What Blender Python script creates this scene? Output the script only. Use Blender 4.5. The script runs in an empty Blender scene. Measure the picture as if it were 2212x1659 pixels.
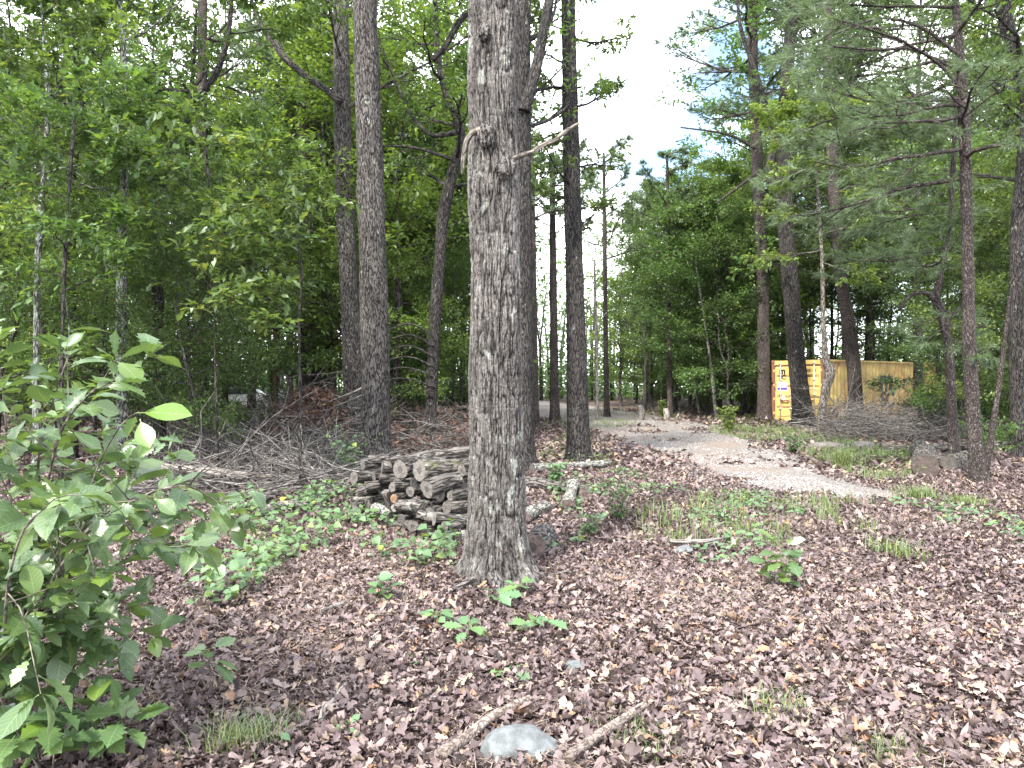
import bpy, bmesh, math, random
import numpy as np
from mathutils import Vector, Matrix

S = bpy.context.scene
C = S.collection
R = math.radians
PI = math.pi

# ------------------------------------------------------------------ camera, sky, sun, exposure
FPX, EYE = 770.0, 1.6
cam = bpy.data.objects.new('camera', bpy.data.cameras.new('camera'))
C.objects.link(cam)
cam.location = (0, 0, EYE)
cam.rotation_euler = (R(90), 0, 0)
cam.data.sensor_width = 36
cam.data.lens = FPX / 1024 * 36
cam.data.clip_start = 0.05
cam.data.clip_end = 2000
S.camera = cam

SUN_EL, SUN_AZ = R(50), R(208)          # azimuth clockwise from +Y: light from behind the camera's left shoulder
world = bpy.data.worlds.new("World")
S.world = world
world.use_nodes = True
wn, wl = world.node_tree.nodes, world.node_tree.links
wn.clear()
w_out = wn.new('ShaderNodeOutputWorld')
w_bg = wn.new('ShaderNodeBackground')
w_sky = wn.new('ShaderNodeTexSky')
w_sky.sky_type = 'NISHITA'
w_sky.sun_disc = False
w_sky.sun_elevation = SUN_EL
w_sky.sun_rotation = SUN_AZ
w_sky.air_density = 1.0
w_sky.dust_density = 1.5
w_tc = wn.new('ShaderNodeTexCoord')
w_map = wn.new('ShaderNodeMapping')
w_map.inputs['Scale'].default_value = (1.0, 1.0, 1.7)
w_map.inputs['Location'].default_value = (0.35, 0.1, 0.0)
w_noise = wn.new('ShaderNodeTexNoise')
w_noise.inputs['Scale'].default_value = 2.3
w_noise.inputs['Detail'].default_value = 7
w_noise.inputs['Roughness'].default_value = 0.55
w_ramp = wn.new('ShaderNodeValToRGB')
w_ramp.color_ramp.elements[0].position = 0.40
w_ramp.color_ramp.elements[1].position = 0.53
w_mix = wn.new('ShaderNodeMix')
w_mix.data_type = 'RGBA'
w_mix.inputs['B'].default_value = (13.0, 13.3, 14.0, 1)      # sunlit cloud, in the sky texture's own units
wl.new(w_tc.outputs['Generated'], w_map.inputs['Vector'])
wl.new(w_map.outputs[0], w_noise.inputs['Vector'])
wl.new(w_noise.outputs['Fac'], w_ramp.inputs['Fac'])
wl.new(w_ramp.outputs['Color'], w_mix.inputs['Factor'])
wl.new(w_sky.outputs[0], w_mix.inputs['A'])
wl.new(w_mix.outputs['Result'], w_bg.inputs['Color'])
w_bg.inputs['Strength'].default_value = 0.14
wl.new(w_bg.outputs[0], w_out.inputs['Surface'])

sun = bpy.data.objects.new('sun', bpy.data.lights.new('sun', 'SUN'))
C.objects.link(sun)
sun.data.energy = 3.3
sun.data.angle = R(4)
sun.data.color = (1.0, 0.95, 0.86)
sd = Vector((math.sin(SUN_AZ) * math.cos(SUN_EL), math.cos(SUN_AZ) * math.cos(SUN_EL), math.sin(SUN_EL)))
sun.rotation_euler = sd.to_track_quat('Z', 'Y').to_euler()

S.view_settings.view_transform = 'Standard'
S.view_settings.look = 'None'
S.view_settings.gamma = 1
S.view_settings.exposure = 1.92
S.render.engine = 'CYCLES'
S.cycles.max_bounces = 6
S.cycles.diffuse_bounces = 3
S.cycles.glossy_bounces = 2
S.cycles.transmission_bounces = 3
S.cycles.sample_clamp_indirect = 6

# ------------------------------------------------------------------ helpers
rng = np.random.default_rng(7)
K = 1024 / 2212.0                       # reading scale of the photograph


def W(xd, yd, d):
    """a point of the photograph at distance d"""
    return np.array([(xd * K - 512) * d / FPX, d, EYE - (yd * K - 384) * d / FPX])


def gdist(yd):
    return EYE * FPX / ((yd - 829.5) * K)


def nrm(v):
    v = np.asarray(v, float)
    return v / (np.linalg.norm(v, axis=-1, keepdims=True) + 1e-9)


def _hash(ix, iy, iz, seed):
    n = (ix.astype(np.int64) * 374761393 + iy.astype(np.int64) * 668265263 + iz.astype(np.int64) * 1274126177 + seed * 974711) & 0xffffffff
    n = ((n ^ (n >> 13)) * 1103515245) & 0xffffffff
    n = (n ^ (n >> 16)) & 0xffffffff
    n = (n * 2246822519) & 0xffffffff
    return ((n ^ (n >> 15)) & 0xffffff) / float(0x7fffff) - 1.0


def vnoise(P, seed=0):
    P = np.asarray(P, float)
    i = np.floor(P)
    f = P - i
    f = f * f * f * (f * (f * 6 - 15) + 10)
    i = i.astype(np.int64)
    out = 0
    for dx in (0, 1):
        wx = f[:, 0] if dx else 1 - f[:, 0]
        for dy in (0, 1):
            wy = f[:, 1] if dy else 1 - f[:, 1]
            for dz in (0, 1):
                wz = f[:, 2] if dz else 1 - f[:, 2]
                out = out + wx * wy * wz * _hash(i[:, 0] + dx, i[:, 1] + dy, i[:, 2] + dz, seed)
    return out


def fbm(P, octv=4, seed=0):
    P = np.asarray(P, float)
    a, o = 0.5, 0
    for k in range(octv):
        o = o + a * vnoise(P, seed + k)
        P = P * 2.03
        a *= 0.5
    return o


def gz(x, y):
    """height of the forest floor"""
    x = np.atleast_1d(np.asarray(x, float))
    y = np.atleast_1d(np.asarray(y, float))
    P = np.stack([x * 0.35, y * 0.35, np.zeros_like(x)], 1)
    Q = np.stack([x * 2.2, y * 2.2, np.zeros_like(x) + 5], 1)
    return 0.07 * fbm(P, 3, 11) + 0.02 * fbm(Q, 2, 13)


class Acc:
    """gathers geometry for ONE mesh"""

    def __init__(self):
        self.V, self.Q, self.T, self.B, self.r, self.mq, self.mt, self.n = [], [], [], [], [], [], [], 0

    def add(self, V, Q=None, T=None, bk=None, rnd=0.5, mat=0):
        V = np.asarray(V, float).reshape(-1, 3)
        m = len(V)
        self.V.append(V)
        if Q is not None and len(Q):
            Q = np.asarray(Q, np.int64).reshape(-1, 4)
            self.Q.append(Q + self.n)
            self.mq.append(np.full(len(Q), mat))
        if T is not None and len(T):
            T = np.asarray(T, np.int64).reshape(-1, 3)
            self.T.append(T + self.n)
            self.mt.append(np.full(len(T), mat))
        self.B.append(V if bk is None else np.asarray(bk, float).reshape(-1, 3))
        self.r.append(np.broadcast_to(np.asarray(rnd, float), (m,)))
        self.n += m

    def box(self, a, b, mat=0, rnd=0.5):
        a, b = np.minimum(a, b), np.maximum(a, b)
        V = [[(a, b)[i][0], (a, b)[j][1], (a, b)[k][2]] for i in (0, 1) for j in (0, 1) for k in (0, 1)]
        self.add(V, [[0, 1, 3, 2], [4, 6, 7, 5], [0, 4, 5, 1], [2, 3, 7, 6], [0, 2, 6, 4], [1, 5, 7, 3]], rnd=rnd, mat=mat)

    def build(self, name, mats, parent=None, smooth=True, loc=None):
        me = bpy.data.meshes.new(name)
        V = np.concatenate(self.V)
        Q = np.concatenate(self.Q) if self.Q else np.zeros((0, 4), np.int64)
        T = np.concatenate(self.T) if self.T else np.zeros((0, 3), np.int64)
        nq, nt = len(Q), len(T)
        me.vertices.add(len(V))
        me.vertices.foreach_set('co', V.astype(np.float32).ravel())
        me.loops.add(nq * 4 + nt * 3)
        me.loops.foreach_set('vertex_index', np.concatenate([Q.ravel(), T.ravel()]).astype(np.int32))
        me.polygons.add(nq + nt)
        me.polygons.foreach_set('loop_start', np.concatenate([np.arange(nq) * 4, nq * 4 + np.arange(nt) * 3]).astype(np.int32))
        mi = np.concatenate(self.mq + self.mt) if (self.mq or self.mt) else np.zeros(0)
        me.polygons.foreach_set('material_index', mi.astype(np.int32))
        me.polygons.foreach_set('use_smooth', np.full(nq + nt, smooth))
        a = me.attributes.new('bk', 'FLOAT_VECTOR', 'POINT')
        a.data.foreach_set('vector', np.concatenate(self.B).astype(np.float32).ravel())
        a = me.attributes.new('rnd', 'FLOAT', 'POINT')
        a.data.foreach_set('value', np.concatenate(self.r).astype(np.float32))
        me.update(calc_edges=True)
        for m in (mats if isinstance(mats, (list, tuple)) else [mats]):
            me.materials.append(m)
        o = bpy.data.objects.new(name, me)
        C.objects.link(o)
        if parent is not None:
            o.parent = parent
        if loc is not None:
            o.location = loc
        return o


def tag(o, label=None, cat=None, group=None, kind=None):
    if label: o['label'] = label
    if cat: o['category'] = cat
    if group: o['group'] = group
    if kind: o['kind'] = kind
    return o


def empty(name, loc, label, cat, group=None, rz=0):
    o = bpy.data.objects.new(name, None)
    C.objects.link(o)
    o.location = tuple(float(c) for c in loc)
    o.rotation_euler = (0, 0, rz)
    return tag(o, label, cat, group)


def copy_tree(root, loc, rz=0, sc=1.0, label=None, group=None):
    r = root.copy()
    C.objects.link(r)
    r.location = tuple(float(c) for c in loc)
    r.rotation_euler = (0, 0, rz)
    r.scale = (sc, sc, sc) if not isinstance(sc, tuple) else sc
    for ch in list(root.children):
        c = ch.copy()
        C.objects.link(c)
        c.parent = r
        for g in list(ch.children):
            e = g.copy()
            C.objects.link(e)
            e.parent = c
    if label: r['label'] = label
    if group: r['group'] = group
    return r


def spline(P, n):
    """Catmull-Rom through the rows of P (any number of columns)"""
    P = np.asarray(P, float)
    if len(P) == 2:
        t = np.linspace(0, 1, n)[:, None]
        return P[0] * (1 - t) + P[1] * t
    E = np.vstack([2 * P[0] - P[1], P, 2 * P[-1] - P[-2]])
    d = np.r_[0, np.cumsum(np.linalg.norm(np.diff(P[:, :3], axis=0), axis=1) + 1e-6)]
    s = np.linspace(0, d[-1], n)
    k = np.clip(np.searchsorted(d, s, side='right') - 1, 0, len(P) - 2)
    t = ((s - d[k]) / (d[k + 1] - d[k]))[:, None]
    p0, p1, p2, p3 = E[k], E[k + 1], E[k + 2], E[k + 3]
    return 0.5 * (2 * p1 + (p2 - p0) * t + (2 * p0 - 5 * p1 + 4 * p2 - p3) * t * t + (3 * p1 - p0 - 3 * p2 + p3) * t ** 3)


def tube(acc, P, r, sides=8, disp=None, cap=True, mat=0, rnd=None, g=rng):
    P = np.asarray(P, float)
    n = len(P)
    r = np.broadcast_to(np.asarray(r, float), (n,))
    T = nrm(np.gradient(P, axis=0))
    ref = np.array([1.0, 0, 0]) if abs(T[0][0]) < 0.8 else np.array([0, 1.0, 0])
    U = np.zeros((n, 3))
    u = nrm(ref - T[0] * ref.dot(T[0]))
    for i in range(n):
        u = u - T[i] * u.dot(T[i])
        u = u / (np.linalg.norm(u) + 1e-9)
        U[i] = u
    Wv = np.cross(T, U)
    th = np.arange(sides) * 2 * PI / sides
    c, s = np.cos(th), np.sin(th)
    L = np.r_[0, np.cumsum(np.linalg.norm(np.diff(P, axis=0), axis=1))]
    rr = np.repeat(r[:, None], sides, 1)
    bk = np.stack([rr * c, rr * s, np.repeat(L[:, None], sides, 1)], 2).reshape(-1, 3)
    if disp is not None:
        rr = rr + disp(np.tile(th, n), np.repeat(L, sides), rr.ravel(), bk).reshape(n, sides)
    V = P[:, None] + (U[:, None] * c[None, :, None] + Wv[:, None] * s[None, :, None]) * rr[:, :, None]
    i = np.arange(n - 1)[:, None] * sides
    j = np.arange(sides)[None]
    j2 = (j + 1) % sides
    Q = np.stack([i + j, i + j2, i + sides + j2, i + sides + j], 2).reshape(-1, 4)
    V = V.reshape(-1, 3)
    bk = bk + g.uniform(-30, 30, 3)
    Tn = None
    if cap:
        V = np.vstack([V, P[0], P[-1]])
        bk = np.vstack([bk, bk[0], bk[-1]])
        a, b = n * sides, n * sides + 1
        jj = np.arange(sides)
        jn = (jj + 1) % sides
        Tn = np.vstack([np.stack([np.full(sides, a), jn, jj], 1), np.stack([np.full(sides, b), (n - 1) * sides + jj, (n - 1) * sides + jn], 1)])
    if disp is not None and getattr(disp, 'hs', None):
        rnd = np.r_[disp.hs[-1], [.7] * (len(V) - n * sides)]
    acc.add(V, Q, Tn, bk=bk, rnd=g.random() if rnd is None else rnd, mat=mat)


def bark_disp(amp, fx=26.0, fz=5.0, seed=1, flare=0.0, big=0.0, keep_h=False):
    """furrowed bark: ridges between the zero lines of a stretched noise, root flare, burls"""
    def f(th, L, r, bk):
        Pn = np.stack([bk[:, 0] * fx, bk[:, 1] * fx, bk[:, 2] * fz], 1)
        warp = 0.7 * vnoise(Pn * 0.45, seed + 9)
        Pn[:, 0] += warp
        Pn[:, 1] += warp
        n1 = np.abs(vnoise(Pn, seed))
        n2 = np.abs(vnoise(Pn * np.array([2.1, 2.1, 2.6]) + 7, seed + 3))
        n3 = np.abs(vnoise(Pn * np.array([.55, .55, 3.2]) + 31, seed + 6))
        n4 = vnoise(Pn * np.array([3.7, 3.7, 5.0]) + 17, seed + 8)
        h = np.minimum(1, n1 * 2.9) * 0.58 + np.minimum(1, n2 * 3.0) * 0.24 + np.minimum(1, n3 * 6.0) * 0.18 + n4 * .16
        d = amp * (h - 0.7)
        if flare:
            ph = 1.3 + seed
            lobes = np.cos(5 * th + ph) + 0.6 * np.cos(3 * th + 2.1 * ph)
            d = d + flare * np.exp(-L / 0.22) * (0.55 + 0.4 * lobes) * r
        if big:
            d = d + big * fbm(np.stack([bk[:, 0] * 3, bk[:, 1] * 3, bk[:, 2] * 1.2], 1), 3, seed + 20)
        if keep_h:
            hs.append(h)
        return d
    hs = []
    f.hs = hs
    return f


# ---- leaves: templates are (stations along, half width); per-leaf curl is applied to every copy
def strip_template(t, w):
    t, w = np.asarray(t, float), np.asarray(w, float)
    k = len(t)
    V = np.zeros((k * 3, 3))
    V[0::3] = np.stack([t, w, 0 * t], 1)
    V[1::3] = np.stack([t, 0 * t, 0 * t], 1)
    V[2::3] = np.stack([t, -w, 0 * t], 1)
    i = np.arange(k - 1) * 3
    Q = np.vstack([np.stack([i, i + 1, i + 4, i + 3], 1), np.stack([i + 1, i + 2, i + 5, i + 4], 1)])
    return V, Q


LF_SIMPLE = (np.array([[0, 0, 0], [0.5, 0.27, 0], [1, 0, 0], [0.5, -0.27, 0]], float), None, np.array([[0, 2, 1], [0, 3, 2]]))
_v, _q = strip_template([0, .1, .28, .42, .62, .75, 1], [.012, .05, .2, .12, .27, .19, .0])
LF_OAK = (_v, _q, None)
_v, _q = strip_template([0, .14, .16, .3, .45, .6, .75, .9, 1], [.012, .012, .05, .15, .24, .28, .25, .12, .0])
LF_BROAD = (_v, _q, None)
_v, _q = strip_template([0, .16, .18, .27, .33, .42, .5, .6, .67, .76, .85, 1], [.012, .012, .06, .17, .12, .25, .17, .32, .2, .27, .14, .0])
LF_LOBE = (_v, _q, None)
_v, _q = strip_template([0, .02, .2, .45, .75, 1], [.1, .3, .46, .42, .22, .0])
LF_HEART = (_v, _q, None)
LF_LITTER = strip_template([0, .18, .3, .42, .6, .72, 1], [.02, .2, .1, .31, .15, .26, .02]) + (None,)
LF_OVAL = strip_template([0, .15, .5, .8, 1], [.02, .2, .3, .18, .03]) + (None,)
LF_FERN = strip_template([0, .2, .6, 1], [.05, .1, .09, .0]) + (None,)


def leaves(acc, P, D, N, size, tmpl, rnd, c1=(-.25, .1), c2=(.1, .7), tw=.25, mat=0, g=rng, crinkle=0.0):
    P, D, N = np.asarray(P, float), nrm(D), np.asarray(N, float)
    n = len(P)
    if not n:
        return
    B = nrm(np.cross(N, D))
    N = np.cross(D, B)
    V0, Q0, T0 = tmpl
    k = len(V0)
    x, y = V0[None, :, 0], V0[None, :, 1]
    a = g.uniform(*c1, (n, 1))
    b = g.uniform(*c2, (n, 1))
    t = g.uniform(-tw, tw, (n, 1))
    z = a * x * x + b * np.abs(y) * 0.8 + t * x * y
    size = np.broadcast_to(np.asarray(size, float), (n,))[:, None, None]
    if crinkle:
        z = z + g.normal(0, crinkle, (n, k))
        x = x + g.normal(0, crinkle * .6, (n, k))
        y = y * g.uniform(.75, 1.25, (n, 1)) + g.normal(0, crinkle * .6, (n, k))
    V = P[:, None] + size * (x[..., None] * D[:, None] + y[..., None] * B[:, None] + z[..., None] * N[:, None])
    off = (np.arange(n) * k)[:, None, None]
    Q = (Q0[None] + off).reshape(-1, 4) if Q0 is not None else None
    T = (T0[None] + off).reshape(-1, 3) if T0 is not None else None
    bk = np.broadcast_to(V0[None], (n, k, 3)).reshape(-1, 3)
    acc.add(V.reshape(-1, 3), Q, T, bk=bk, rnd=np.repeat(np.broadcast_to(np.asarray(rnd, float), (n,)), k), mat=mat)


# ------------------------------------------------------------------ materials
def new_mat(name):
    m = bpy.data.materials.new(name)
    m.use_nodes = True
    nt = m.node_tree
    nt.nodes.clear()
    out = nt.nodes.new('ShaderNodeOutputMaterial')
    return m, nt.nodes, nt.links, out


def ramp(nodes, stops):
    r = nodes.new('ShaderNodeValToRGB')
    e = r.color_ramp.elements
    while len(e) < len(stops):
        e.new(0.5)
    for el, (p, c) in zip(e, stops):
        el.position = p
        el.color = (c[0], c[1], c[2], 1) if isinstance(c, (tuple, list)) else (c, c, c, 1)
    return r


def math_n(nodes, links, op, a, b=None, clamp=False):
    m = nodes.new('ShaderNodeMath')
    m.operation = op
    m.use_clamp = clamp
    for i, v in enumerate((a, b)):
        if v is None:
            continue
        if isinstance(v, (int, float)):
            m.inputs[i].default_value = v
        else:
            links.new(v, m.inputs[i])
    return m.outputs[0]


def mix_c(nodes, links, f, a, b, mode='MIX'):
    m = nodes.new('ShaderNodeMix')
    m.data_type = 'RGBA'
    m.blend_type = mode
    for s, v in (('Factor', f), ('A', a), ('B', b)):
        if isinstance(v, (int, float)):
            m.inputs[s].default_value = v
        elif isinstance(v, (tuple, list)):
            m.inputs[s].default_value = (v[0], v[1], v[2], 1)
        else:
            links.new(v, m.inputs[s])
    return m.outputs['Result']


def attr(nodes, name):
    a = nodes.new('ShaderNodeAttribute')
    a.attribute_name = name
    return a


def noise_n(nodes, links, vec, scale, detail=4, rough=.55, sc3=None):
    if sc3 is not None:
        mp = nodes.new('ShaderNodeMapping')
        mp.inputs['Scale'].default_value = sc3
        links.new(vec, mp.inputs['Vector'])
        vec = mp.outputs[0]
    n = nodes.new('ShaderNodeTexNoise')
    n.inputs['Scale'].default_value = scale
    n.inputs['Detail'].default_value = detail
    n.inputs['Roughness'].default_value = rough
    links.new(vec, n.inputs['Vector'])
    return n


def bark_mat(name, light, mid, dark, fx=26, fz=5, plates=False, lichen=0.0, lichen_c=(.42, .45, .38), moss=0.0, bump=.03, rough=.9, relief=False):
    m, N, L, out = new_mat(name)
    bk = attr(N, 'bk').outputs['Vector']
    n1 = noise_n(N, L, bk, 1.0, 1.2, .5, (fx, fx, fz))
    a1 = math_n(N, L, 'MULTIPLY', math_n(N, L, 'ABSOLUTE', math_n(N, L, 'SUBTRACT', n1.outputs['Fac'], .5)), 9.0, True)
    n2 = noise_n(N, L, bk, 1.0, 3, .6, (fx * 2.3, fx * 2.3, fz * 2.8))
    a2 = math_n(N, L, 'MULTIPLY', math_n(N, L, 'ABSOLUTE', math_n(N, L, 'SUBTRACT', n2.outputs['Fac'], .5)), 8.0, True)
    if relief:
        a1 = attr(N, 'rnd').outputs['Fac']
    if plates:
        mp = N.new('ShaderNodeMapping')
        mp.inputs['Scale'].default_value = (fx, fx, fz)
        L.new(bk, mp.inputs['Vector'])
        wv = N.new('ShaderNodeTexVoronoi')
        wv.feature = 'DISTANCE_TO_EDGE'
        wv.inputs['Scale'].default_value = 1.0
        nz = noise_n(N, L, mp.outputs[0], 2.0, 3)
        vm = N.new('ShaderNodeVectorMath')
        vm.operation = 'MULTIPLY_ADD'
        L.new(nz.outputs['Color'], vm.inputs[0])
        vm.inputs[1].default_value = (1.1, 1.1, 1.1)
        L.new(mp.outputs[0], vm.inputs[2])
        L.new(vm.outputs[0], wv.inputs['Vector'])
        a1 = math_n(N, L, 'MULTIPLY', math_n(N, L, 'POWER', math_n(N, L, 'MULTIPLY', wv.outputs['Distance'], 3.2, True), .6), math_n(N, L, 'ADD', math_n(N, L, 'MULTIPLY', a1, .6), .4, True))
    h = math_n(N, L, 'ADD', math_n(N, L, 'MULTIPLY', a1, .68), math_n(N, L, 'MULTIPLY', a2, .32))
    fine = noise_n(N, L, bk, 110, 5, .75, (1, 1, .6))
    hh = math_n(N, L, 'ADD', h, math_n(N, L, 'MULTIPLY', math_n(N, L, 'SUBTRACT', fine.outputs['Fac'], .5), 1.1))
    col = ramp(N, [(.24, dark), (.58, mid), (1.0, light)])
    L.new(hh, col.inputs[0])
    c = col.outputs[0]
    patch = noise_n(N, L, bk, 1.0, 4, .6, (4, 4, 1.6))
    tone = ramp(N, [(.3, .62), (.7, 1.3)])
    L.new(patch.outputs['Fac'], tone.inputs[0])
    c = mix_c(N, L, 1.0, c, tone.outputs[0], 'MULTIPLY')
    if lichen:
        ln = noise_n(N, L, bk, 1.0, 5, .65, (11, 11, 6))
        lr = ramp(N, [(.66 - .22 * lichen, 0.0), (.72 - .2 * lichen, 1.0)])
        L.new(ln.outputs['Fac'], lr.inputs[0])
        lf = math_n(N, L, 'MULTIPLY', lr.outputs[0], math_n(N, L, 'MULTIPLY', h, .85))
        c = mix_c(N, L, lf, c, lichen_c)
    if moss:
        ge = N.new('ShaderNodeNewGeometry')
        sx = N.new('ShaderNodeSeparateXYZ')
        L.new(ge.outputs['Normal'], sx.inputs[0])
        mn = noise_n(N, L, bk, 5, 4)
        mf = math_n(N, L, 'MULTIPLY', math_n(N, L, 'ADD', sx.outputs['Z'], .1, True), math_n(N, L, 'MULTIPLY', math_n(N, L, 'SUBTRACT', mn.outputs['Fac'], .5), 5 * moss, True), True)
        c = mix_c(N, L, mf, c, (.10, .12, .035))
    b = N.new('ShaderNodeBump')
    b.inputs['Strength'].default_value = .95
    b.inputs['Distance'].default_value = bump
    L.new(hh, b.inputs['Height'])
    p = N.new('ShaderNodeBsdfPrincipled')
    L.new(c, p.inputs['Base Color'])
    p.inputs['Roughness'].default_value = rough
    p.inputs['Specular IOR Level'].default_value = .25
    L.new(b.outputs[0], p.inputs['Normal'])
    L.new(p.outputs[0], out.inputs['Surface'])
    return m


def leaf_mat(name, stops, trans=.4, rough=.42, tint=(1.25, 1.2, .55), veins=False, vary=.16, spec=.5, back_c=(.16, .22, .13)):
    m, N, L, out = new_mat(name)
    r = attr(N, 'rnd')
    cr = ramp(N, stops)
    L.new(r.outputs['Fac'], cr.inputs[0])
    c = cr.outputs[0]
    oi = N.new('ShaderNodeObjectInfo')
    hs = N.new('ShaderNodeHueSaturation')
    L.new(c, hs.inputs['Color'])
    hv = math_n(N, L, 'ADD', math_n(N, L, 'MULTIPLY', oi.outputs['Random'], .022), .489)
    L.new(hv, hs.inputs['Hue'])
    L.new(math_n(N, L, 'ADD', math_n(N, L, 'MULTIPLY', oi.outputs['Random'], 2 * vary), 1 - vary), hs.inputs['Value'])
    c = hs.outputs[0]
    if veins:
        bk = attr(N, 'bk').outputs['Vector']
        sp = N.new('ShaderNodeSeparateXYZ')
        L.new(bk, sp.inputs[0])
        ay = math_n(N, L, 'ABSOLUTE', sp.outputs['Y'])
        q = math_n(N, L, 'SUBTRACT', sp.outputs['X'], math_n(N, L, 'MULTIPLY', ay, .9))
        vv = math_n(N, L, 'PINGPONG', math_n(N, L, 'MULTIPLY', q, 9.0), .5)
        rib = math_n(N, L, 'LESS_THAN', ay, .012)
        vein = math_n(N, L, 'MAXIMUM', math_n(N, L, 'LESS_THAN', vv, .05), rib)
        c = mix_c(N, L, math_n(N, L, 'MULTIPLY', vein, .45), c, (.20, .26, .12))
        blot = noise_n(N, L, bk, 5, 3)
        c = mix_c(N, L, math_n(N, L, 'MULTIPLY', math_n(N, L, 'SUBTRACT', blot.outputs['Fac'], .5, True), 1.0), c, (.13, .15, .04))
    ge = N.new('ShaderNodeNewGeometry')
    back = mix_c(N, L, .35, c, back_c)
    c2 = mix_c(N, L, ge.outputs['Backfacing'], c, back)
    p = N.new('ShaderNodeBsdfPrincipled')
    L.new(c2, p.inputs['Base Color'])
    p.inputs['Roughness'].default_value = rough
    p.inputs['Specular IOR Level'].default_value = spec
    t = N.new('ShaderNodeBsdfTranslucent')
    tc = mix_c(N, L, 1.0, c, tint, 'MULTIPLY')
    L.new(tc, t.inputs['Color'])
    mx = N.new('ShaderNodeMixShader')
    mx.inputs[0].default_value = trans
    L.new(p.outputs[0], mx.inputs[1])
    L.new(t.outputs[0], mx.inputs[2])
    L.new(mx.outputs[0], out.inputs['Surface'])
    return m


def plain(name, col, rough=.6, metal=0.0, var=.0, scale=6, bump=0.0, rust=0.0):
    m, N, L, out = new_mat(name)
    p = N.new('ShaderNodeBsdfPrincipled')
    p.inputs['Roughness'].default_value = rough
    p.inputs['Metallic'].default_value = metal
    tc = N.new('ShaderNodeTexCoord')
    c = None
    n = noise_n(N, L, tc.outputs['Object'], scale, 6, .6)
    rr = ramp(N, [(.3, tuple(x * (1 - var) for x in col)), (.7, tuple(min(1, x * (1 + var)) for x in col))])
    L.new(n.outputs['Fac'], rr.inputs[0])
    c = rr.outputs[0]
    if rust:
        n2 = noise_n(N, L, tc.outputs['Object'], 2.3, 6, .65, (1, 1, .5))
        r2 = ramp(N, [(.62 - .25 * rust, 0.0), (.75 - .2 * rust, 1.0)])
        L.new(n2.outputs['Fac'], r2.inputs[0])
        c = mix_c(N, L, r2.outputs[0], c, (.24, .09, .04))
    L.new(c, p.inputs['Base Color'])
    if bump:
        b = N.new('ShaderNodeBump')
        b.inputs['Distance'].default_value = bump
        L.new(n.outputs['Fac'], b.inputs['Height'])
        L.new(b.outputs[0], p.inputs['Normal'])
    L.new(p.outputs[0], out.inputs['Surface'])
    return m


M = {}
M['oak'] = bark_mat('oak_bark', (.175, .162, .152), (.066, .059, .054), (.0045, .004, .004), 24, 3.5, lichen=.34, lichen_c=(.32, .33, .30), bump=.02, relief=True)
M['oak_root'] = bark_mat('oak_root_bark', (.23, .212, .198), (.095, .085, .078), (.006, .005, .005), 40, 7, lichen=.3, lichen_c=(.40, .40, .37), bump=.02)
M['oak_dark'] = bark_mat('dark_oak_bark', (.10, .09, .083), (.036, .032, .030), (.004, .0035, .0035), 34, 7, lichen=.15, bump=.04)
M['oak_mid'] = bark_mat('grey_oak_bark', (.185, .168, .155), (.075, .067, .061), (.006, .005, .005), 34, 7, lichen=.25, bump=.04)
M['pine'] = bark_mat('pine_bark', (.215, .182, .167), (.105, .085, .077), (.018, .014, .012), 30, 13, plates=True, lichen=.1, bump=.04)
M['twig'] = bark_mat('twig_bark', (.20, .175, .15), (.11, .095, .08), (.04, .034, .03), 30, 8, lichen=.2, bump=.006)
M['lichen_bark'] = bark_mat('lichened_bark', (.26, .27, .24), (.10, .10, .085), (.02, .02, .018), 22, 7, lichen=.7, lichen_c=(.36, .42, .36), bump=.02)
M['pale_wood'] = bark_mat('weathered_wood', (.34, .31, .285), (.21, .185, .165), (.05, .042, .036), 40, 3, lichen=.2, bump=.008)
M['dead_wood'] = bark_mat('grey_dead_wood', (.25, .23, .215), (.15, .135, .125), (.04, .034, .03), 40, 5, lichen=.25, bump=.006)
M['brush'] = bark_mat('dry_grey_twig', (.19, .175, .165), (.105, .095, .088), (.03, .026, .023), 40, 5, lichen=.2, bump=.004)
M['stick'] = bark_mat('stick_bark', (.21, .175, .15), (.15, .12, .102), (.06, .045, .038), 50, 30, lichen=.45, lichen_c=(.27, .26, .235), bump=.003)
M['log'] = bark_mat('log_bark', (.20, .18, .165), (.085, .074, .066), (.009, .008, .008), 26, 5, lichen=.35, moss=.0, bump=.03)
M['log_moss'] = bark_mat('mossy_log_bark', (.24, .21, .19), (.12, .105, .09), (.016, .014, .012), 24, 6, lichen=.3, moss=.8, bump=.03)
M['log_lichen'] = bark_mat('lichened_log_bark', (.25, .235, .21), (.12, .11, .095), (.018, .015, .012), 22, 10, lichen=.9, lichen_c=(.36, .37, .33), bump=.02)

G_OAK = [(0, (.040, .078, .024)), (.45, (.070, .128, .036)), (.8, (.110, .175, .045)), (1, (.17, .215, .05))]
G_BRIGHT = [(0, (.080, .135, .030)), (.5, (.125, .195, .042)), (1, (.19, .26, .06))]
G_FAR = [(0, (.055, .100, .040)), (.5, (.088, .152, .058)), (1, (.14, .205, .075))]
M['leaf'] = leaf_mat('oak_leaf', G_OAK, .48)
M['leaf_bright'] = leaf_mat('young_leaf', G_BRIGHT, .48)
M['leaf_far'] = leaf_mat('far_leaf', G_FAR, .48)
M['leaf_near'] = leaf_mat('shrub_leaf', [(0, (.040, .085, .034)), (.55, (.066, .125, .048)), (.85, (.095, .16, .045)), (1, (.085, .155, .012))], .36, .36, veins=True, vary=.05, spec=.55)
M['leaf_ground'] = leaf_mat('vine_leaf', [(0, (.055, .115, .055)), (.6, (.085, .165, .075)), (.9, (.13, .20, .055)), (1, (.20, .25, .04))], .35, .45, veins=True, vary=.05)
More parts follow.
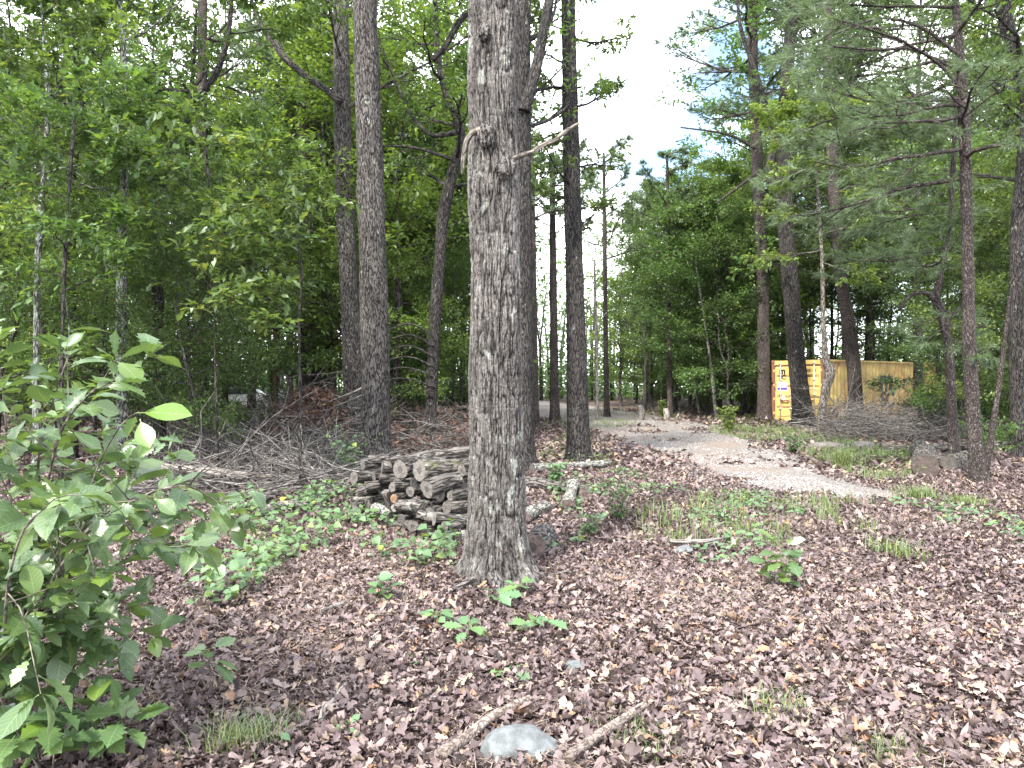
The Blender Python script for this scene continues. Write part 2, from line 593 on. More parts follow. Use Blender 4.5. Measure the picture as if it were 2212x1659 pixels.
M['needle'] = leaf_mat('pine_needle', [(0, (.050, .088, .040)), (1, (.105, .155, .068))], .3, .5, vary=.12)
M['grass'] = leaf_mat('grass_blade', [(0, (.075, .12, .035)), (.7, (.14, .19, .06)), (1, (.30, .28, .13))], .35, .5, vary=.05)
M['dead_leaf'] = leaf_mat('dead_leaf', [(0, (.022, .014, .013)), (.3, (.072, .050, .050)), (.55, (.132, .097, .097)), (.75, (.21, .165, .152)), (.93, (.28, .22, .15)), (1, (.20, .12, .075))], .12, .6, tint=(1.1, .9, .7), vary=.0, spec=.35, back_c=(.17, .13, .115))
M['brown_clump'] = leaf_mat('withered_leaf', [(0, (.045, .022, .016)), (1, (.14, .07, .045))], .2, .7, tint=(1, .8, .6), vary=.0, back_c=(.12, .08, .06))


# ---- ground materials
def ground_mat():
    m, N, L, out = new_mat('forest_floor')
    tc = N.new('ShaderNodeTexCoord')
    v = tc.outputs['Object']
    wob = noise_n(N, L, v, 9, 3)
    vm = N.new('ShaderNodeVectorMath')
    vm.operation = 'MULTIPLY_ADD'
    L.new(wob.outputs['Color'], vm.inputs[0])
    vm.inputs[1].default_value = (.12, .12, .12)
    L.new(v, vm.inputs[2])
    vo = N.new('ShaderNodeTexVoronoi')
    vo.inputs['Scale'].default_value = 15
    L.new(vm.outputs[0], vo.inputs['Vector'])
    sp = N.new('ShaderNodeSeparateColor')
    L.new(vo.outputs['Color'], sp.inputs[0])
    cr = ramp(N, [(0, (.018, .011, .010)), (.3, (.055, .037, .034)), (.6, (.11, .077, .071)), (.85, (.165, .122, .098)), (1, (.24, .19, .14))])
    L.new(sp.outputs[0], cr.inputs[0])
    edge = ramp(N, [(.0, 1.0), (.55, .75), (.9, .35)])
    L.new(vo.outputs['Distance'], edge.inputs[0])
    c = mix_c(N, L, 1.0, cr.outputs[0], edge.outputs[0], 'MULTIPLY')
    fine = noise_n(N, L, v, 60, 5, .7)
    fr = ramp(N, [(.3, .6), (.7, 1.35)])
    L.new(fine.outputs['Fac'], fr.inputs[0])
    c = mix_c(N, L, 1.0, c, fr.outputs[0], 'MULTIPLY')
    big = noise_n(N, L, v, .5, 5, .6)
    bf = ramp(N, [(.55, 0.0), (.68, .8)])
    L.new(big.outputs['Fac'], bf.inputs[0])
    straw = noise_n(N, L, v, 30, 4, .7)
    sr = ramp(N, [(.3, (.12, .085, .05)), (.7, (.34, .27, .16))])
    L.new(straw.outputs['Fac'], sr.inputs[0])
    c = mix_c(N, L, math_n(N, L, 'MULTIPLY', bf.outputs[0], .6), c, sr.outputs[0])
    hgt = math_n(N, L, 'ADD', math_n(N, L, 'MULTIPLY', vo.outputs['Distance'], -1.0), math_n(N, L, 'MULTIPLY', fine.outputs['Fac'], .6))
    b = N.new('ShaderNodeBump')
    b.inputs['Distance'].default_value = .05
    L.new(hgt, b.inputs['Height'])
    p = N.new('ShaderNodeBsdfPrincipled')
    p.inputs['Roughness'].default_value = .85
    p.inputs['Specular IOR Level'].default_value = .2
    L.new(c, p.inputs['Base Color'])
    L.new(b.outputs[0], p.inputs['Normal'])
    L.new(p.outputs[0], out.inputs['Surface'])
    return m


def gravel_mat():
    m, N, L, out = new_mat('gravel')
    tc = N.new('ShaderNodeTexCoord')
    v = tc.outputs['Object']
    vo = N.new('ShaderNodeTexVoronoi')
    vo.inputs['Scale'].default_value = 34
    L.new(v, vo.inputs['Vector'])
    sp = N.new('ShaderNodeSeparateColor')
    L.new(vo.outputs['Color'], sp.inputs[0])
    cr = ramp(N, [(0, (.085, .074, .068)), (.5, (.18, .165, .157)), (1, (.30, .285, .275))])
    L.new(sp.outputs[0], cr.inputs[0])
    ed = ramp(N, [(0, 1.0), (.5, .8), (.9, .3)])
    L.new(vo.outputs['Distance'], ed.inputs[0])
    c = mix_c(N, L, 1.0, cr.outputs[0], ed.outputs[0], 'MULTIPLY')
    dn = noise_n(N, L, v, .8, 6, .65, (1.0, .35, 1))
    dr = ramp(N, [(.40, 0.0), (.70, 1.0)])
    L.new(dn.outputs['Fac'], dr.inputs[0])
    d2 = noise_n(N, L, v, 25, 4)
    dirt = ramp(N, [(.3, (.12, .084, .058)), (.7, (.21, .152, .108))])
    L.new(d2.outputs['Fac'], dirt.inputs[0])
    c = mix_c(N, L, math_n(N, L, 'MULTIPLY', dr.outputs[0], .75), c, dirt.outputs[0])
    b = N.new('ShaderNodeBump')
    b.inputs['Distance'].default_value = .025
    L.new(math_n(N, L, 'MULTIPLY', vo.outputs['Distance'], -1.0), b.inputs['Height'])
    p = N.new('ShaderNodeBsdfPrincipled')
    p.inputs['Roughness'].default_value = .9
    L.new(c, p.inputs['Base Color'])
    L.new(b.outputs[0], p.inputs['Normal'])
    L.new(p.outputs[0], out.inputs['Surface'])
    return m


def cut_mat(name, ca, cb, rings=60):
    m, N, L, out = new_mat(name)
    bk = attr(N, 'bk').outputs['Vector']
    ln = N.new('ShaderNodeVectorMath')
    ln.operation = 'LENGTH'
    L.new(bk, ln.inputs[0])
    nz = noise_n(N, L, bk, 14, 5, .65)
    s = math_n(N, L, 'ADD', math_n(N, L, 'MULTIPLY', ln.outputs['Value'], rings * 6.28), math_n(N, L, 'MULTIPLY', nz.outputs['Fac'], 7.0))
    sn = math_n(N, L, 'ADD', math_n(N, L, 'MULTIPLY', math_n(N, L, 'SINE', s), .2), nz.outputs['Fac'])
    cr = ramp(N, [(.25, ca), (.8, cb)])
    L.new(sn, cr.inputs[0])
    vo = N.new('ShaderNodeTexVoronoi')
    vo.feature = 'DISTANCE_TO_EDGE'
    vo.inputs['Scale'].default_value = 16
    L.new(bk, vo.inputs['Vector'])
    ck = ramp(N, [(0, .25), (.05, 1.0)])
    L.new(vo.outputs['Distance'], ck.inputs[0])
    c = mix_c(N, L, .6, cr.outputs[0], ck.outputs[0], 'MULTIPLY')
    b = N.new('ShaderNodeBump')
    b.inputs['Distance'].default_value = .006
    L.new(sn, b.inputs['Height'])
    p = N.new('ShaderNodeBsdfPrincipled')
    p.inputs['Roughness'].default_value = .9
    L.new(c, p.inputs['Base Color'])
    L.new(b.outputs[0], p.inputs['Normal'])
    L.new(p.outputs[0], out.inputs['Surface'])
    return m


M['ground'] = ground_mat()
M['gravel'] = gravel_mat()
M['cut'] = cut_mat('grey_cut_wood', (.050, .043, .038), (.128, .115, .103))
M['cut_brown'] = cut_mat('brown_cut_wood', (.045, .034, .030), (.115, .085, .073))
M['cut_orange'] = cut_mat('fresh_brown_cut_wood', (.13, .07, .036), (.27, .17, .105))
M['stone'] = plain('granite', (.088, .097, .10), .85, 0, .5, 14, .02)
M['stone_brown'] = plain('dull_stone', (.12, .105, .095), .85, 0, .4, 9, .02)
M['pebble'] = leaf_mat('loose_gravel', [(0, (.07, .062, .058)), (.6, (.145, .132, .125)), (1, (.31, .295, .285))], 0.0, .85, vary=0, spec=.2)

# ------------------------------------------------------------------ the setting: ground and gravel drive
def sinh_axis(a, b, n, s):
    t = np.linspace(np.arcsinh(a / s), np.arcsinh(b / s), n)
    return np.sinh(t) * s


gx = sinh_axis(-320, 320, 460, 9)
gy = np.r_[np.linspace(-40, 1.5, 24), np.linspace(1.6, 22, 260), 22 + sinh_axis(.1, 380, 130, 14)]
GX, GY = np.meshgrid(gx, gy, indexing='ij')
GZ = gz(GX.ravel(), GY.ravel())
a = Acc()
nx, ny = len(gx), len(gy)
i = (np.arange(nx - 1)[:, None] * ny + np.arange(ny - 1)[None]).ravel()
a.add(np.stack([GX.ravel(), GY.ravel(), GZ], 1), np.stack([i, i + ny, i + ny + 1, i + 1], 1))
tag(a.build('ground', M['ground']), kind='structure')

DRV = [(10.6, 3.9, 6.3), (11.4, 3.1, 6.2), (12.7, 3.0, 5.9), (14.2, 3.05, 6.1), (15.7, 3.1, 6.25), (18, 3.0, 6.6), (20.5, 2.7, 7.0), (25, 2.5, 7.6), (30, 1.9, 8.0), (40, .3, 7.2), (55, -2.2, 5.6), (75, -5.0, 3.0)]
DRV = np.array(DRV)


def drive_edges(y):
    return np.interp(y, DRV[:, 0], DRV[:, 1]), np.interp(y, DRV[:, 0], DRV[:, 2])


def on_drive(x, y, pad=0.0):
    l, r = drive_edges(y)
    return (y > 10.6) & (x > l - pad) & (x < r + pad)


def drive_lift(x, y):
    l, r = drive_edges(y)
    u = (x - l) / (r - l) * 2 - 1
    u = u + .30 * fbm(np.stack([x * .9, y * .7, 0 * x + 3], 1), 4, 33) - .22 * np.clip((14 - y) / 3.5, 0, 1) * np.abs(fbm(np.stack([x * .8, y * 1.8, 0 * x], 1), 3, 35)) * np.sign(u) * -1
    fade = np.clip((y - 10.3) / 1.4, 0, 1)
    nz = fbm(np.stack([x * 1.6, y * 1.0, 0 * x], 1), 4, 31)
    return (0.03 * (1 - np.abs(u) ** 4.0) + .002 + .018 * nz) * fade - .03 * (1 - fade) - .04 * np.clip(np.abs(u) - .95, 0, 1)


ys = np.r_[np.linspace(10.2, 24, 300), np.linspace(24.1, 75, 200)]
us = np.linspace(-1.25, 1.25, 90)
l, r = drive_edges(ys)
X = (l + r)[:, None] / 2 + us[None] * (r - l)[:, None] / 2
Y = np.repeat(ys[:, None], 90, 1)
Z = gz(X.ravel(), Y.ravel()) + drive_lift(X.ravel(), Y.ravel())
a = Acc()
i = (np.arange(len(ys) - 1)[:, None] * 90 + np.arange(89)[None]).ravel()
a.add(np.stack([X.ravel(), Y.ravel(), Z], 1), np.stack([i, i + 1, i + 91, i + 90], 1))
tag(a.build('gravel_drive', M['gravel']), kind='structure')

# loose stones on the drive
n = 26000
y = 10.8 + 22 * rng.random(n) ** 1.5
l, r = drive_edges(y)
x = l + (r - l) * rng.random(n)
keep = fbm(np.stack([x * .9, y * .35, 0 * x], 1), 3, 44) > -.12
x, y = x[keep], y[keep]
z = gz(x, y) + np.maximum(drive_lift(x, y), 0)
s = rng.uniform(.008, .024, len(x))
O = np.array([[1, 0, 0], [-1, 0, 0], [0, 1, 0], [0, -1, 0], [0, 0, .7], [0, 0, -.7]])
F = np.array([[0, 2, 4], [2, 1, 4], [1, 3, 4], [3, 0, 4], [2, 0, 5], [1, 2, 5], [3, 1, 5], [0, 3, 5]])
V = np.stack([x, y, z], 1)[:, None] + s[:, None, None] * (O[None] * rng.uniform(.6, 1.4, (len(x), 6, 3)))
a = Acc()
a.add(V.reshape(-1, 3), None, (F[None] + (np.arange(len(x)) * 6)[:, None, None]).reshape(-1, 3), rnd=np.repeat(rng.random(len(x)), 6))
tag(a.build('loose_gravel', M['pebble'], smooth=False), 'pale grey loose gravel lying on the drive', 'gravel', kind='stuff')

# fallen leaves: one litter layer, curled oak leaves close by and simpler ones farther off
a = Acc()
def scatter_wedge(n, d0, d1, half=.72):
    d = np.sqrt(rng.uniform(d0 * d0, d1 * d1, n))
    x = rng.uniform(-half, half, n) * d
    return x, d


def litter(n, d0, d1, tmpl, s0, s1, half=.72, curl=1.0):
    x, y = scatter_wedge(n, d0, d1, half)
    on = on_drive(x, y)
    patch = fbm(np.stack([x * .45, y * 1.3, 0 * x], 1), 3, 52)
    thin = fbm(np.stack([x * .5, y * .5, 0 * x], 1), 3, 53)
    keep = np.where(on, ((patch > .05 + .022 * (y - 12)) & (rng.random(n) < .8)) | (~on_drive(x, y, -.55) & (rng.random(n) < .45)), (thin > -.38) | (rng.random(n) < .5))
    x, y = x[keep], y[keep]
    n = len(x)
    z = gz(x, y) + rng.uniform(.002, .045, n) + np.where(on_drive(x, y), .02, 0)
    th = rng.uniform(0, 2 * PI, n)
    D = np.stack([np.cos(th), np.sin(th), rng.normal(0, .3 * curl, n)], 1)
    Nn = np.stack([rng.normal(0, .55 * curl, n), rng.normal(0, .55 * curl, n), np.ones(n)], 1)
    tone = np.clip(rng.normal(.48, .26, n) + .18 * fbm(np.stack([x * .8, y * .8, 0 * x], 1), 2, 54), 0, 1)
    leaves(a, np.stack([x, y, z], 1), D, Nn, rng.uniform(s0, s1, n), tmpl, tone, (-1.0 * curl, .7 * curl), (-.4 * curl, 1.8 * curl), 1.1 * curl, crinkle=.05)


litter(30000, 2.5, 7.5, LF_LITTER, .024, .068)
litter(12000, 2.5, 7.5, LF_LITTER, .05, .10, curl=.55)
litter(34000, 2.5, 7.5, LF_OVAL, .015, .055, curl=1.5)
litter(34000, 7.5, 14, LF_LITTER, .035, .085)
litter(34000, 7.5, 14, LF_OVAL, .03, .075, curl=1.4)
litter(60000, 14, 27, LF_SIMPLE, .09, .16)
litter(36000, 27, 48, LF_SIMPLE, .14, .26)
tag(a.build('leaf_litter', M['dead_leaf'], smooth=True), 'curled brown and purplish dead oak leaves covering the forest floor', 'fallen leaves', kind='stuff')

# pine straw and small twigs lying between the leaves
a = Acc()
x, y = scatter_wedge(34000, 2.5, 9)
keep = fbm(np.stack([x * .7, y * .7, 0 * x], 1), 3, 61) > .0
x, y = x[keep], y[keep]
n = len(x)
th = rng.uniform(0, PI, n)
L_ = rng.uniform(.05, .11, n)
D = np.stack([np.cos(th), np.sin(th), rng.normal(0, .2, n)], 1)
P = np.stack([x, y, gz(x, y) + rng.uniform(.025, .065, n)], 1)
side = np.stack([-np.sin(th), np.cos(th), 0 * th], 1) * .0022
V = np.stack([P - side, P + side, P + D * L_[:, None]], 1).reshape(-1, 3)
a.add(V, None, np.arange(n * 3).reshape(-1, 3), rnd=np.repeat(rng.uniform(.75, .95, n), 3))
tag(a.build('pine_straw', M['dead_leaf'], smooth=False), 'tan dry pine needles strewn among the dead leaves', 'pine straw', kind='stuff')

# little twigs dropped among the leaves
a = Acc()
x, y = scatter_wedge(420, 2.8, 12)
for x_, y_ in zip(x, y):
    if on_drive(np.array([x_]), np.array([y_]))[0]:
        continue
    th = rng.uniform(0, 2 * PI)
    L_ = rng.uniform(.06, .34)
    d_ = np.array([math.cos(th), math.sin(th), 0])
    p_ = np.array([x_, y_, gz(x_, y_)[0] + rng.uniform(.03, .055)])
    q_ = np.array([p_, p_ + d_ * L_ * .5 + rng.normal(0, .03 * L_ / .2, 3) * [1, 1, .25], p_ + d_ * L_ + rng.normal(0, .04 * L_ / .2, 3) * [1, 1, .3]])
    tube(a, spline(q_, 6), np.linspace(rng.uniform(.0018, .0055), .0012, 6), 5, cap=True)
TWIG_DEBRIS = a

# ------------------------------------------------------------------ trees
def grow(acc, sites, p, d, L, r, level, last, kids, g, up=.12, wig=.16, leafn=9, flat=.75, sides=(7, 5, 4, 3), reach=.2):
    n = 6 if level == 0 else 4
    pts = [np.array(p, float)]
    d = nrm(d)
    dirs = [d]
    for _ in range(n):
        d = nrm(d + wig * g.normal(0, 1, 3) * np.array([1, 1, .7]) + np.array([0, 0, up / n]))
        pts.append(pts[-1] + d * L / n)
        dirs.append(d)
    pts = np.array(pts)
    tube(acc, pts, np.linspace(r, max(r * .3, .0025), n + 1), sides[min(level, 3)], cap=False, g=g)
    if level == last:
        t = g.uniform(reach, 1.0, leafn) * n
        t[0] = n - .01
        k = np.minimum(t.astype(int), n - 1)
        f = (t - k)[:, None]
        P = pts[k] * (1 - f) + pts[k + 1] * f
        sites.append((P, np.array(dirs)[k + 1]))
    else:
        m = kids[level]
        for c in range(m):
            t = (.22 + .78 * (c + g.uniform(.2, .9)) / m) * n
            k = min(int(t), n - 1)
            q = pts[k] + (pts[k + 1] - pts[k]) * (t - k)
            dd = dirs[k + 1]
            hs = nrm(np.cross(dd, [0, 0, 1]) + 1e-6) * (1 if (c + level) % 2 else -1)
            an = g.uniform(.6, 1.15)
            nd = dd * math.cos(an) + (hs * flat + nrm(g.normal(0, 1, 3)) * (1 - flat)) * math.sin(an) + np.array([0, 0, g.normal(0, .1)])
            grow(acc, sites, q, nd, L * g.uniform(.38, .6) * (1.15 - .5 * t / n), r * (1 - .55 * t / n) * .55, level + 1, last, kids, g, up, wig, leafn, flat, sides, reach)
        # the tip carries leaves too
        sites.append((pts[-1] + g.normal(0, .03 * L, (max(3, leafn // 2), 3)), np.repeat(d[None], max(3, leafn // 2), 0)))


def put_leaves(acc, sites, size, tmpl, g, spread=.9, droop=.25, tilt=.38, base_tone=.42, tone_var=.2, jit=.04, mat=0):
    P = np.concatenate([s[0] for s in sites])
    D = np.concatenate([s[1] for s in sites])
    n = len(P)
    P = P + g.normal(0, jit, (n, 3))
    d = D + spread * nrm(g.normal(0, 1, (n, 3)) * np.array([1, 1, .45]))
    d[:, 2] -= droop
    Nn = np.stack([g.normal(0, tilt, n), g.normal(0, tilt, n), np.ones(n)], 1)
    sprig = np.repeat(g.normal(0, .13, len(sites)), [len(s[0]) for s in sites])
    leaves(acc, P, d, Nn, size * g.uniform(.65, 1.2, n), tmpl, np.clip(g.normal(base_tone, tone_var, n) + sprig, 0, 1), g=g, mat=mat)


def put_needles(acc, sites, length, width, per, g, spread=.75):
    P = np.concatenate([s[0] for s in sites])
    D = nrm(np.concatenate([s[1] for s in sites]))
    n = len(P)
    P = np.repeat(P, per, 0)
    D = np.repeat(D, per, 0)
    d = nrm(D + spread * nrm(g.normal(0, 1, D.shape)) + np.array([0, 0, -.1]))
    sd_ = nrm(np.cross(d, g.normal(0, 1, d.shape))) * width
    L_ = length * g.uniform(.7, 1.15, (len(P), 1))
    P = P - D * g.uniform(0, .10, (len(P), 1))
    V = np.stack([P - sd_, P + sd_, P + d * L_], 1).reshape(-1, 3)
    acc.add(V, None, np.arange(len(V)).reshape(-1, 3), rnd=np.repeat(np.clip(np.repeat(g.normal(.5, .18, n), per) + g.normal(0, .12, n * per), 0, 1), 3))


def trunk_from(spec, d, base=None, step=.06, extra=None):
    """spec: (x, y, width) readings of the photograph -> local spline points and radii about the base; d may be (d0, d1)"""
    d0, d1 = d if isinstance(d, tuple) else (d, d)
    m = len(spec)
    rows = []
    for q, (xd, yd, w) in enumerate(spec):
        dd = d0 + (d1 - d0) * q / (m - 1)
        p = W(xd, yd, dd)
        rows.append([*p, w * K * dd / FPX / 2])
    rows = np.array(rows)
    if base is None:
        base = rows[0, :3].copy()
        base[2] = gz(base[0], base[1])[0] - .04
        rows[0, 2] = base[2]
    rows[:, :3] -= base
    L = np.linalg.norm(np.diff(rows[:, :3], axis=0), axis=1).sum()
    sp = spline(rows, max(8, int(L / step)))
    return base, sp[:, :3], np.maximum(sp[:, 3], .004)


def make_tree(name, label, spec, d, mat, sides=40, step=.06, amp=.012, fx=24, fz=5, flare=.5, big=.02, seed=1, limbs=(), crown=None, group=None, cat='tree'):
    """one photographed tree: trunk read from the photograph, limbs, and leaf sprays growing on it"""
    g = np.random.default_rng(1000 + seed)
    base, P, r = trunk_from(spec, d, step=step)
    root = empty(name, base, label, cat, group)
    a = Acc()
    tube(a, P, r, sides, bark_disp(amp, fx, fz, seed, flare, big), g=g)
    sites = []
    for lb in limbs:
        dd = lb[1] if len(lb) > 1 else d
        _, lp, lr = trunk_from(lb[0], dd, base, .06)
        tube(a, lp, lr, 10, bark_disp(amp * .4, fx, fz, seed + 5), g=g)
        if len(lb) > 2:                                      # leaf sprays along the limb
            n = lb[2]
            for q in range(n):
                k = int(len(lp) * (.25 + .75 * (q + .5) / n)) - 1
                dr = nrm(lp[min(k + 1, len(lp) - 1)] - lp[k])
                grow(a, sites, lp[k], dr + nrm(g.normal(0, 1, 3)) * .9, g.uniform(.7, 1.4), .012, 1, 2, (0, 5), g, leafn=9)
    if crown:
        n, h0, h1, len0, ln = crown['n'], crown['h0'], crown['h1'], crown['len'], crown.get('leafn', 9)
        zs = P[:, 2]
        for q in range(n):
            h = h0 + (h1 - h0) * (q + g.random()) / n
            k = min(int(np.searchsorted(zs, h)), len(P) - 1)
            az = crown['az'][0] + (crown['az'][1] - crown['az'][0]) * g.random() if 'az' in crown else q * 2.4 + g.normal(0, .3)
            dr = np.array([math.cos(az), math.sin(az), g.uniform(*crown.get('rise', (.1, .6)))])
            L = len0 * g.uniform(.6, 1.15) * (1 - crown.get('taper', .4) * (q / n))
            grow(a, sites, P[k], dr, L, min(r[k] * .45, .012 + .016 * L), 0, crown.get('last', 2), crown.get('kids', (6, 4)), g, up=crown.get('up', .15), leafn=ln, flat=crown.get('flat', .75))
    a.build('trunk', mat, root)
    if sites:
        b = Acc()
        cr = crown or {}
        if cr.get('pine'):
            put_needles(b, sites, cr.get('size', .17), cr.get('nw', .004), cr.get('per', 12), g)
            b.build('crown', M['needle'], root, smooth=False)
        else:
            put_leaves(b, sites, cr.get('size', .13), cr.get('tmpl', LF_OAK), g, base_tone=cr.get('tone', .42))
            b.build('crown', cr.get('mat', M['leaf']), root, smooth=False)
    return root


# --- the trunks that stand out in the photograph
g1 = np.random.default_rng(5)
baseA, PA, rA = trunk_from([(1078, 1262, 150), (1076, 1215, 132), (1073, 1120, 119), (1071, 900, 111), (1070, 700, 109), (1068, 500, 106), (1066, 300, 101), (1064, 100, 99), (1062, -100, 98), (1060, -500, 92)], 6.3, step=.009)
big_oak = empty('oak_tree', baseA, 'large grey furrowed oak trunk in the middle, nearest the camera, in front of the woodpile', 'tree')
a = Acc()
tube(a, PA, rA, 380, bark_disp(.026, 46, 6.2, 3, .75, .03, True), g=g1)
a.build('trunk', M['oak'], big_oak)
for pts, nm in (([(1082, 356, 20), (1096, 350, 14), (1130, 334, 12), (1150, 328, 11), (1175, 312, 10), (1200, 302, 8), (1222, 284, 7), (1252, 266, 5)], 'broken_branch'), ([(1054, 286, 32), (1038, 283, 22), (1022, 287, 15), (1010, 302, 15), (1004, 325, 12), (1000, 348, 10), (999, 378, 5)], 'dead_branch_stub')):
    _, lp, lr = trunk_from(pts, 6.1, baseA, .02)
    a = Acc()
    tube(a, lp, lr, 18, bark_disp(.007, 60, 14, 8, 0, .012), g=g1)
    a.build(nm, M['twig'], big_oak)
for xd_, yd_, w_, h_, nm in ((1050, 292, 46, 60, 'burl'), (1094, 362, 60, 54, 'burl'), (1046, 70, 40, 40, 'burl')):
    q_ = W(xd_, yd_, 6.08) - np.array(baseA)
    bm = bmesh.new()
    bmesh.ops.create_icosphere(bm, subdivisions=5, radius=1)
    V_ = np.array([v.co[:] for v in bm.verts])
    F_ = np.array([[v.index for v in f.verts] for f in bm.faces])
    bm.free()
    n_ = 1 + .35 * fbm(V_ * 2.3 + xd_, 4, 71)[:, None] + .12 * np.abs(fbm(V_ * 9, 2, 72))[:, None]
    a = Acc()
    a.add(V_ * n_ * np.array([w_ * .7 * K * 6.1 / FPX / 2, .05, h_ * .9 * K * 6.1 / FPX / 2]) + q_, None, F_)
    a.build(nm, M['oak_root'], big_oak)
# spreading surface roots
for k, az in enumerate((-2.3, -1.0, -.25, .5, 2.9, -1.65)):
    L = g1.uniform(.35, .7)
    t = np.linspace(0, 1, 14)[:, None]
    dr = np.array([math.cos(az), math.sin(az), 0])
    pp = dr * (.2 + L * t) + np.hstack([.05 * np.sin(6 * t + k), .05 * np.cos(5 * t), .15 - .15 * t ** .7])
    a = Acc()
    tube(a, pp, np.linspace(.06, .012, 14), 12, bark_disp(.008, 30, 6, 12 + k, 0, .01), g=g1)
    a.build('root', M['oak_root'], big_oak)

make_tree('oak_tree', 'dark forked oak trunk directly behind the right edge of the big central oak',
          [(1131, 1015, 62), (1130, 960, 48), (1128, 700, 45), (1126, 400, 44), (1125, 200, 42), (1128, -50, 36), (1130, -300, 30)], 14, M['oak_dark'], 60, .03, .018, seed=11,
          limbs=[([(1132, 240, 28), (1155, 160, 24), (1172, 80, 22), (1190, -20, 20), (1200, -120, 14)], 13.8, 5)],
          crown=dict(n=7, h0=6.2, h1=11, len=2.6, az=(.1, 2.9), leafn=9, kids=(5, 4)))
make_tree('oak_tree', 'dark straight trunk with flared base standing alone left of the drive',
          [(1249, 1003, 70), (1249, 955, 49), (1244, 700, 40), (1237, 450, 37), (1231, 200, 33), (1227, 0, 30), (1222, -300, 24)], 15.7, M['oak_dark'], 60, .03, .02, seed=12, flare=.35,
          crown=dict(n=15, h0=4.6, h1=11.5, len=1.15, leafn=9, kids=(5, 4), taper=.0, rise=(-.1, .4)))
make_tree('oak_tree', 'tall grey oak trunk rising behind the left end of the woodpile',
          [(814, 1013, 84), (812, 950, 62), (809, 700, 59), (800, 400, 56), (793, 150, 53), (788, 0, 50), (780, -300, 42)], 14.5, M['oak_mid'], 80, .025, .02, seed=13, flare=.35, big=.035,
          crown=dict(n=4, h0=9.5, h1=12, len=1.8, leafn=8, kids=(4, 4)))
make_tree('oak_tree', 'brownish trunk left of the tall grey oak with one crooked limb rising left',
          [(765, 965, 54), (763, 900, 42), (758, 700, 40), (744, 400, 38), (738, 150, 34), (735, -100, 30), (732, -400, 24)], 20, M['oak_mid'], 50, .04, .018, seed=14,
          limbs=[([(737, 220, 18), (702, 192, 15), (655, 160, 14), (612, 122, 15), (598, 98, 16), (580, 78, 12), (562, 50, 10), (546, 5, 8)], 19.5, 7)],
          crown=dict(n=9, h0=8.5, h1=15, len=3.2, leafn=9, kids=(6, 4), size=.15))
make_tree('oak_tree', 'thin dark leaning trunk with twisted top left of the big central oak',
          [(930, 972, 32), (931, 900, 25), (936, 760, 24), (942, 650, 25), (950, 560, 24), (957, 470, 26), (978, 370, 23), (997, 300, 19), (985, 250, 15), (962, 200, 14), (946, 120, 13), (940, 0, 11), (945, -150, 8)], 19, M['oak_dark'], 36, .04, .012, seed=15,
          limbs=[([(992, 285, 12), (930, 290, 9), (880, 235, 7), (840, 140, 6), (815, 80, 5)], 18.5, 6), ([(980, 345, 8), (900, 320, 6), (830, 315, 4)], 18.6, 3), ([(935, 130, 12), (965, 95, 13), (990, 50, 14), (1018, 20, 12)], 17, 3)] + [([(936, 770 + q * 22, 5), (890, 748 + q * 24, 4), (850, 752 + q * 22, 3), (825, 765 + q * 22, 1.5)], 18.6) for q in range(-2, 4)],
          crown=dict(n=16, h0=6.0, h1=13.0, len=2.3, leafn=10, kids=(6, 4), taper=.1))
make_tree('pine_tree', 'broad grey pine trunk beyond the brush heap, right of the utility pole',
          [(672, 905, 56), (671, 850, 48), (668, 700, 45), (664, 400, 40), (660, 100, 34), (656, -200, 26)], 27, M['pine'], 44, .05, .02, 16, 7, seed=16,
          crown=dict(n=20, h0=9, h1=20, len=3.2, pine=True, per=10, nw=.008, size=.2, kids=(6, 4), leafn=3, rise=(-.1, .4)))
make_tree('pine_tree', 'straight pine trunk standing in the dark woods behind the fallen pale pole at left',
          [(435, 900, 32), (434, 820, 27), (434, 600, 25), (436, 300, 22), (438, 0, 18), (440, -300, 14)], 25, M['pine'], 36, .05, .018, 18, 7, seed=17,
          crown=dict(n=16, h0=9, h1=19, len=2.8, pine=True, per=10, nw=.008, size=.2, kids=(6, 4), leafn=3))
make_tree('oak_tree', 'lichen-patched trunk behind the right half of the foreground shrub',
          [(264, 1008, 32), (264, 920, 25), (262, 700, 24), (266, 480, 22), (270, 350, 19), (272, 200, 16), (262, 60, 12), (255, -150, 8)], 14.5, M['lichen_bark'], 40, .04, .012, seed=18,
          crown=dict(n=15, h0=4.5, h1=10.5, len=2.1, leafn=9, kids=(6, 4), size=.14, taper=.1))
make_tree('oak_tree', 'slender curving trunk that bends to the right high above the left woods',
          [(345, 965, 26), (343, 800, 23), (340, 600, 22), (341, 470, 22), (352, 400, 20), (372, 330, 19), (398, 270, 17), (430, 215, 15), (462, 168, 13), (490, 90, 9), (505, -40, 6)], 17, M['oak_dark'], 36, .04, .012, seed=19,
          limbs=[([(397, 272, 11), (412, 200, 9), (420, 110, 7), (424, 20, 5)], 17, 5), ([(455, 176, 8), (520, 200, 5), (590, 250, 3)], 17, 4)],
          crown=dict(n=13, h0=9.0, h1=16, len=2.4, leafn=10, kids=(6, 4), size=.15))
make_tree('oak_tree', 'trunk at far left with a long limb curving away to the right',
          [(156, 1000, 24), (154, 800, 22), (152, 440, 20), (160, 330, 18), (182, 272, 15), (168, 150, 10), (150, -60, 7)], 15.5, M['oak_dark'], 36, .04, .012, seed=20,
          limbs=[([(180, 275, 14), (235, 246, 13), (285, 222, 12), (345, 196, 11), (400, 198, 9), (428, 178, 7), (446, 150, 5)], 15.2, 6), ([(185, 270, 10), (140, 150, 8), (165, 105, 7), (215, 60, 5)], 15.4, 5)],
          crown=dict(n=12, h0=6.5, h1=14, len=2.4, leafn=10, kids=(6, 4), size=.15))
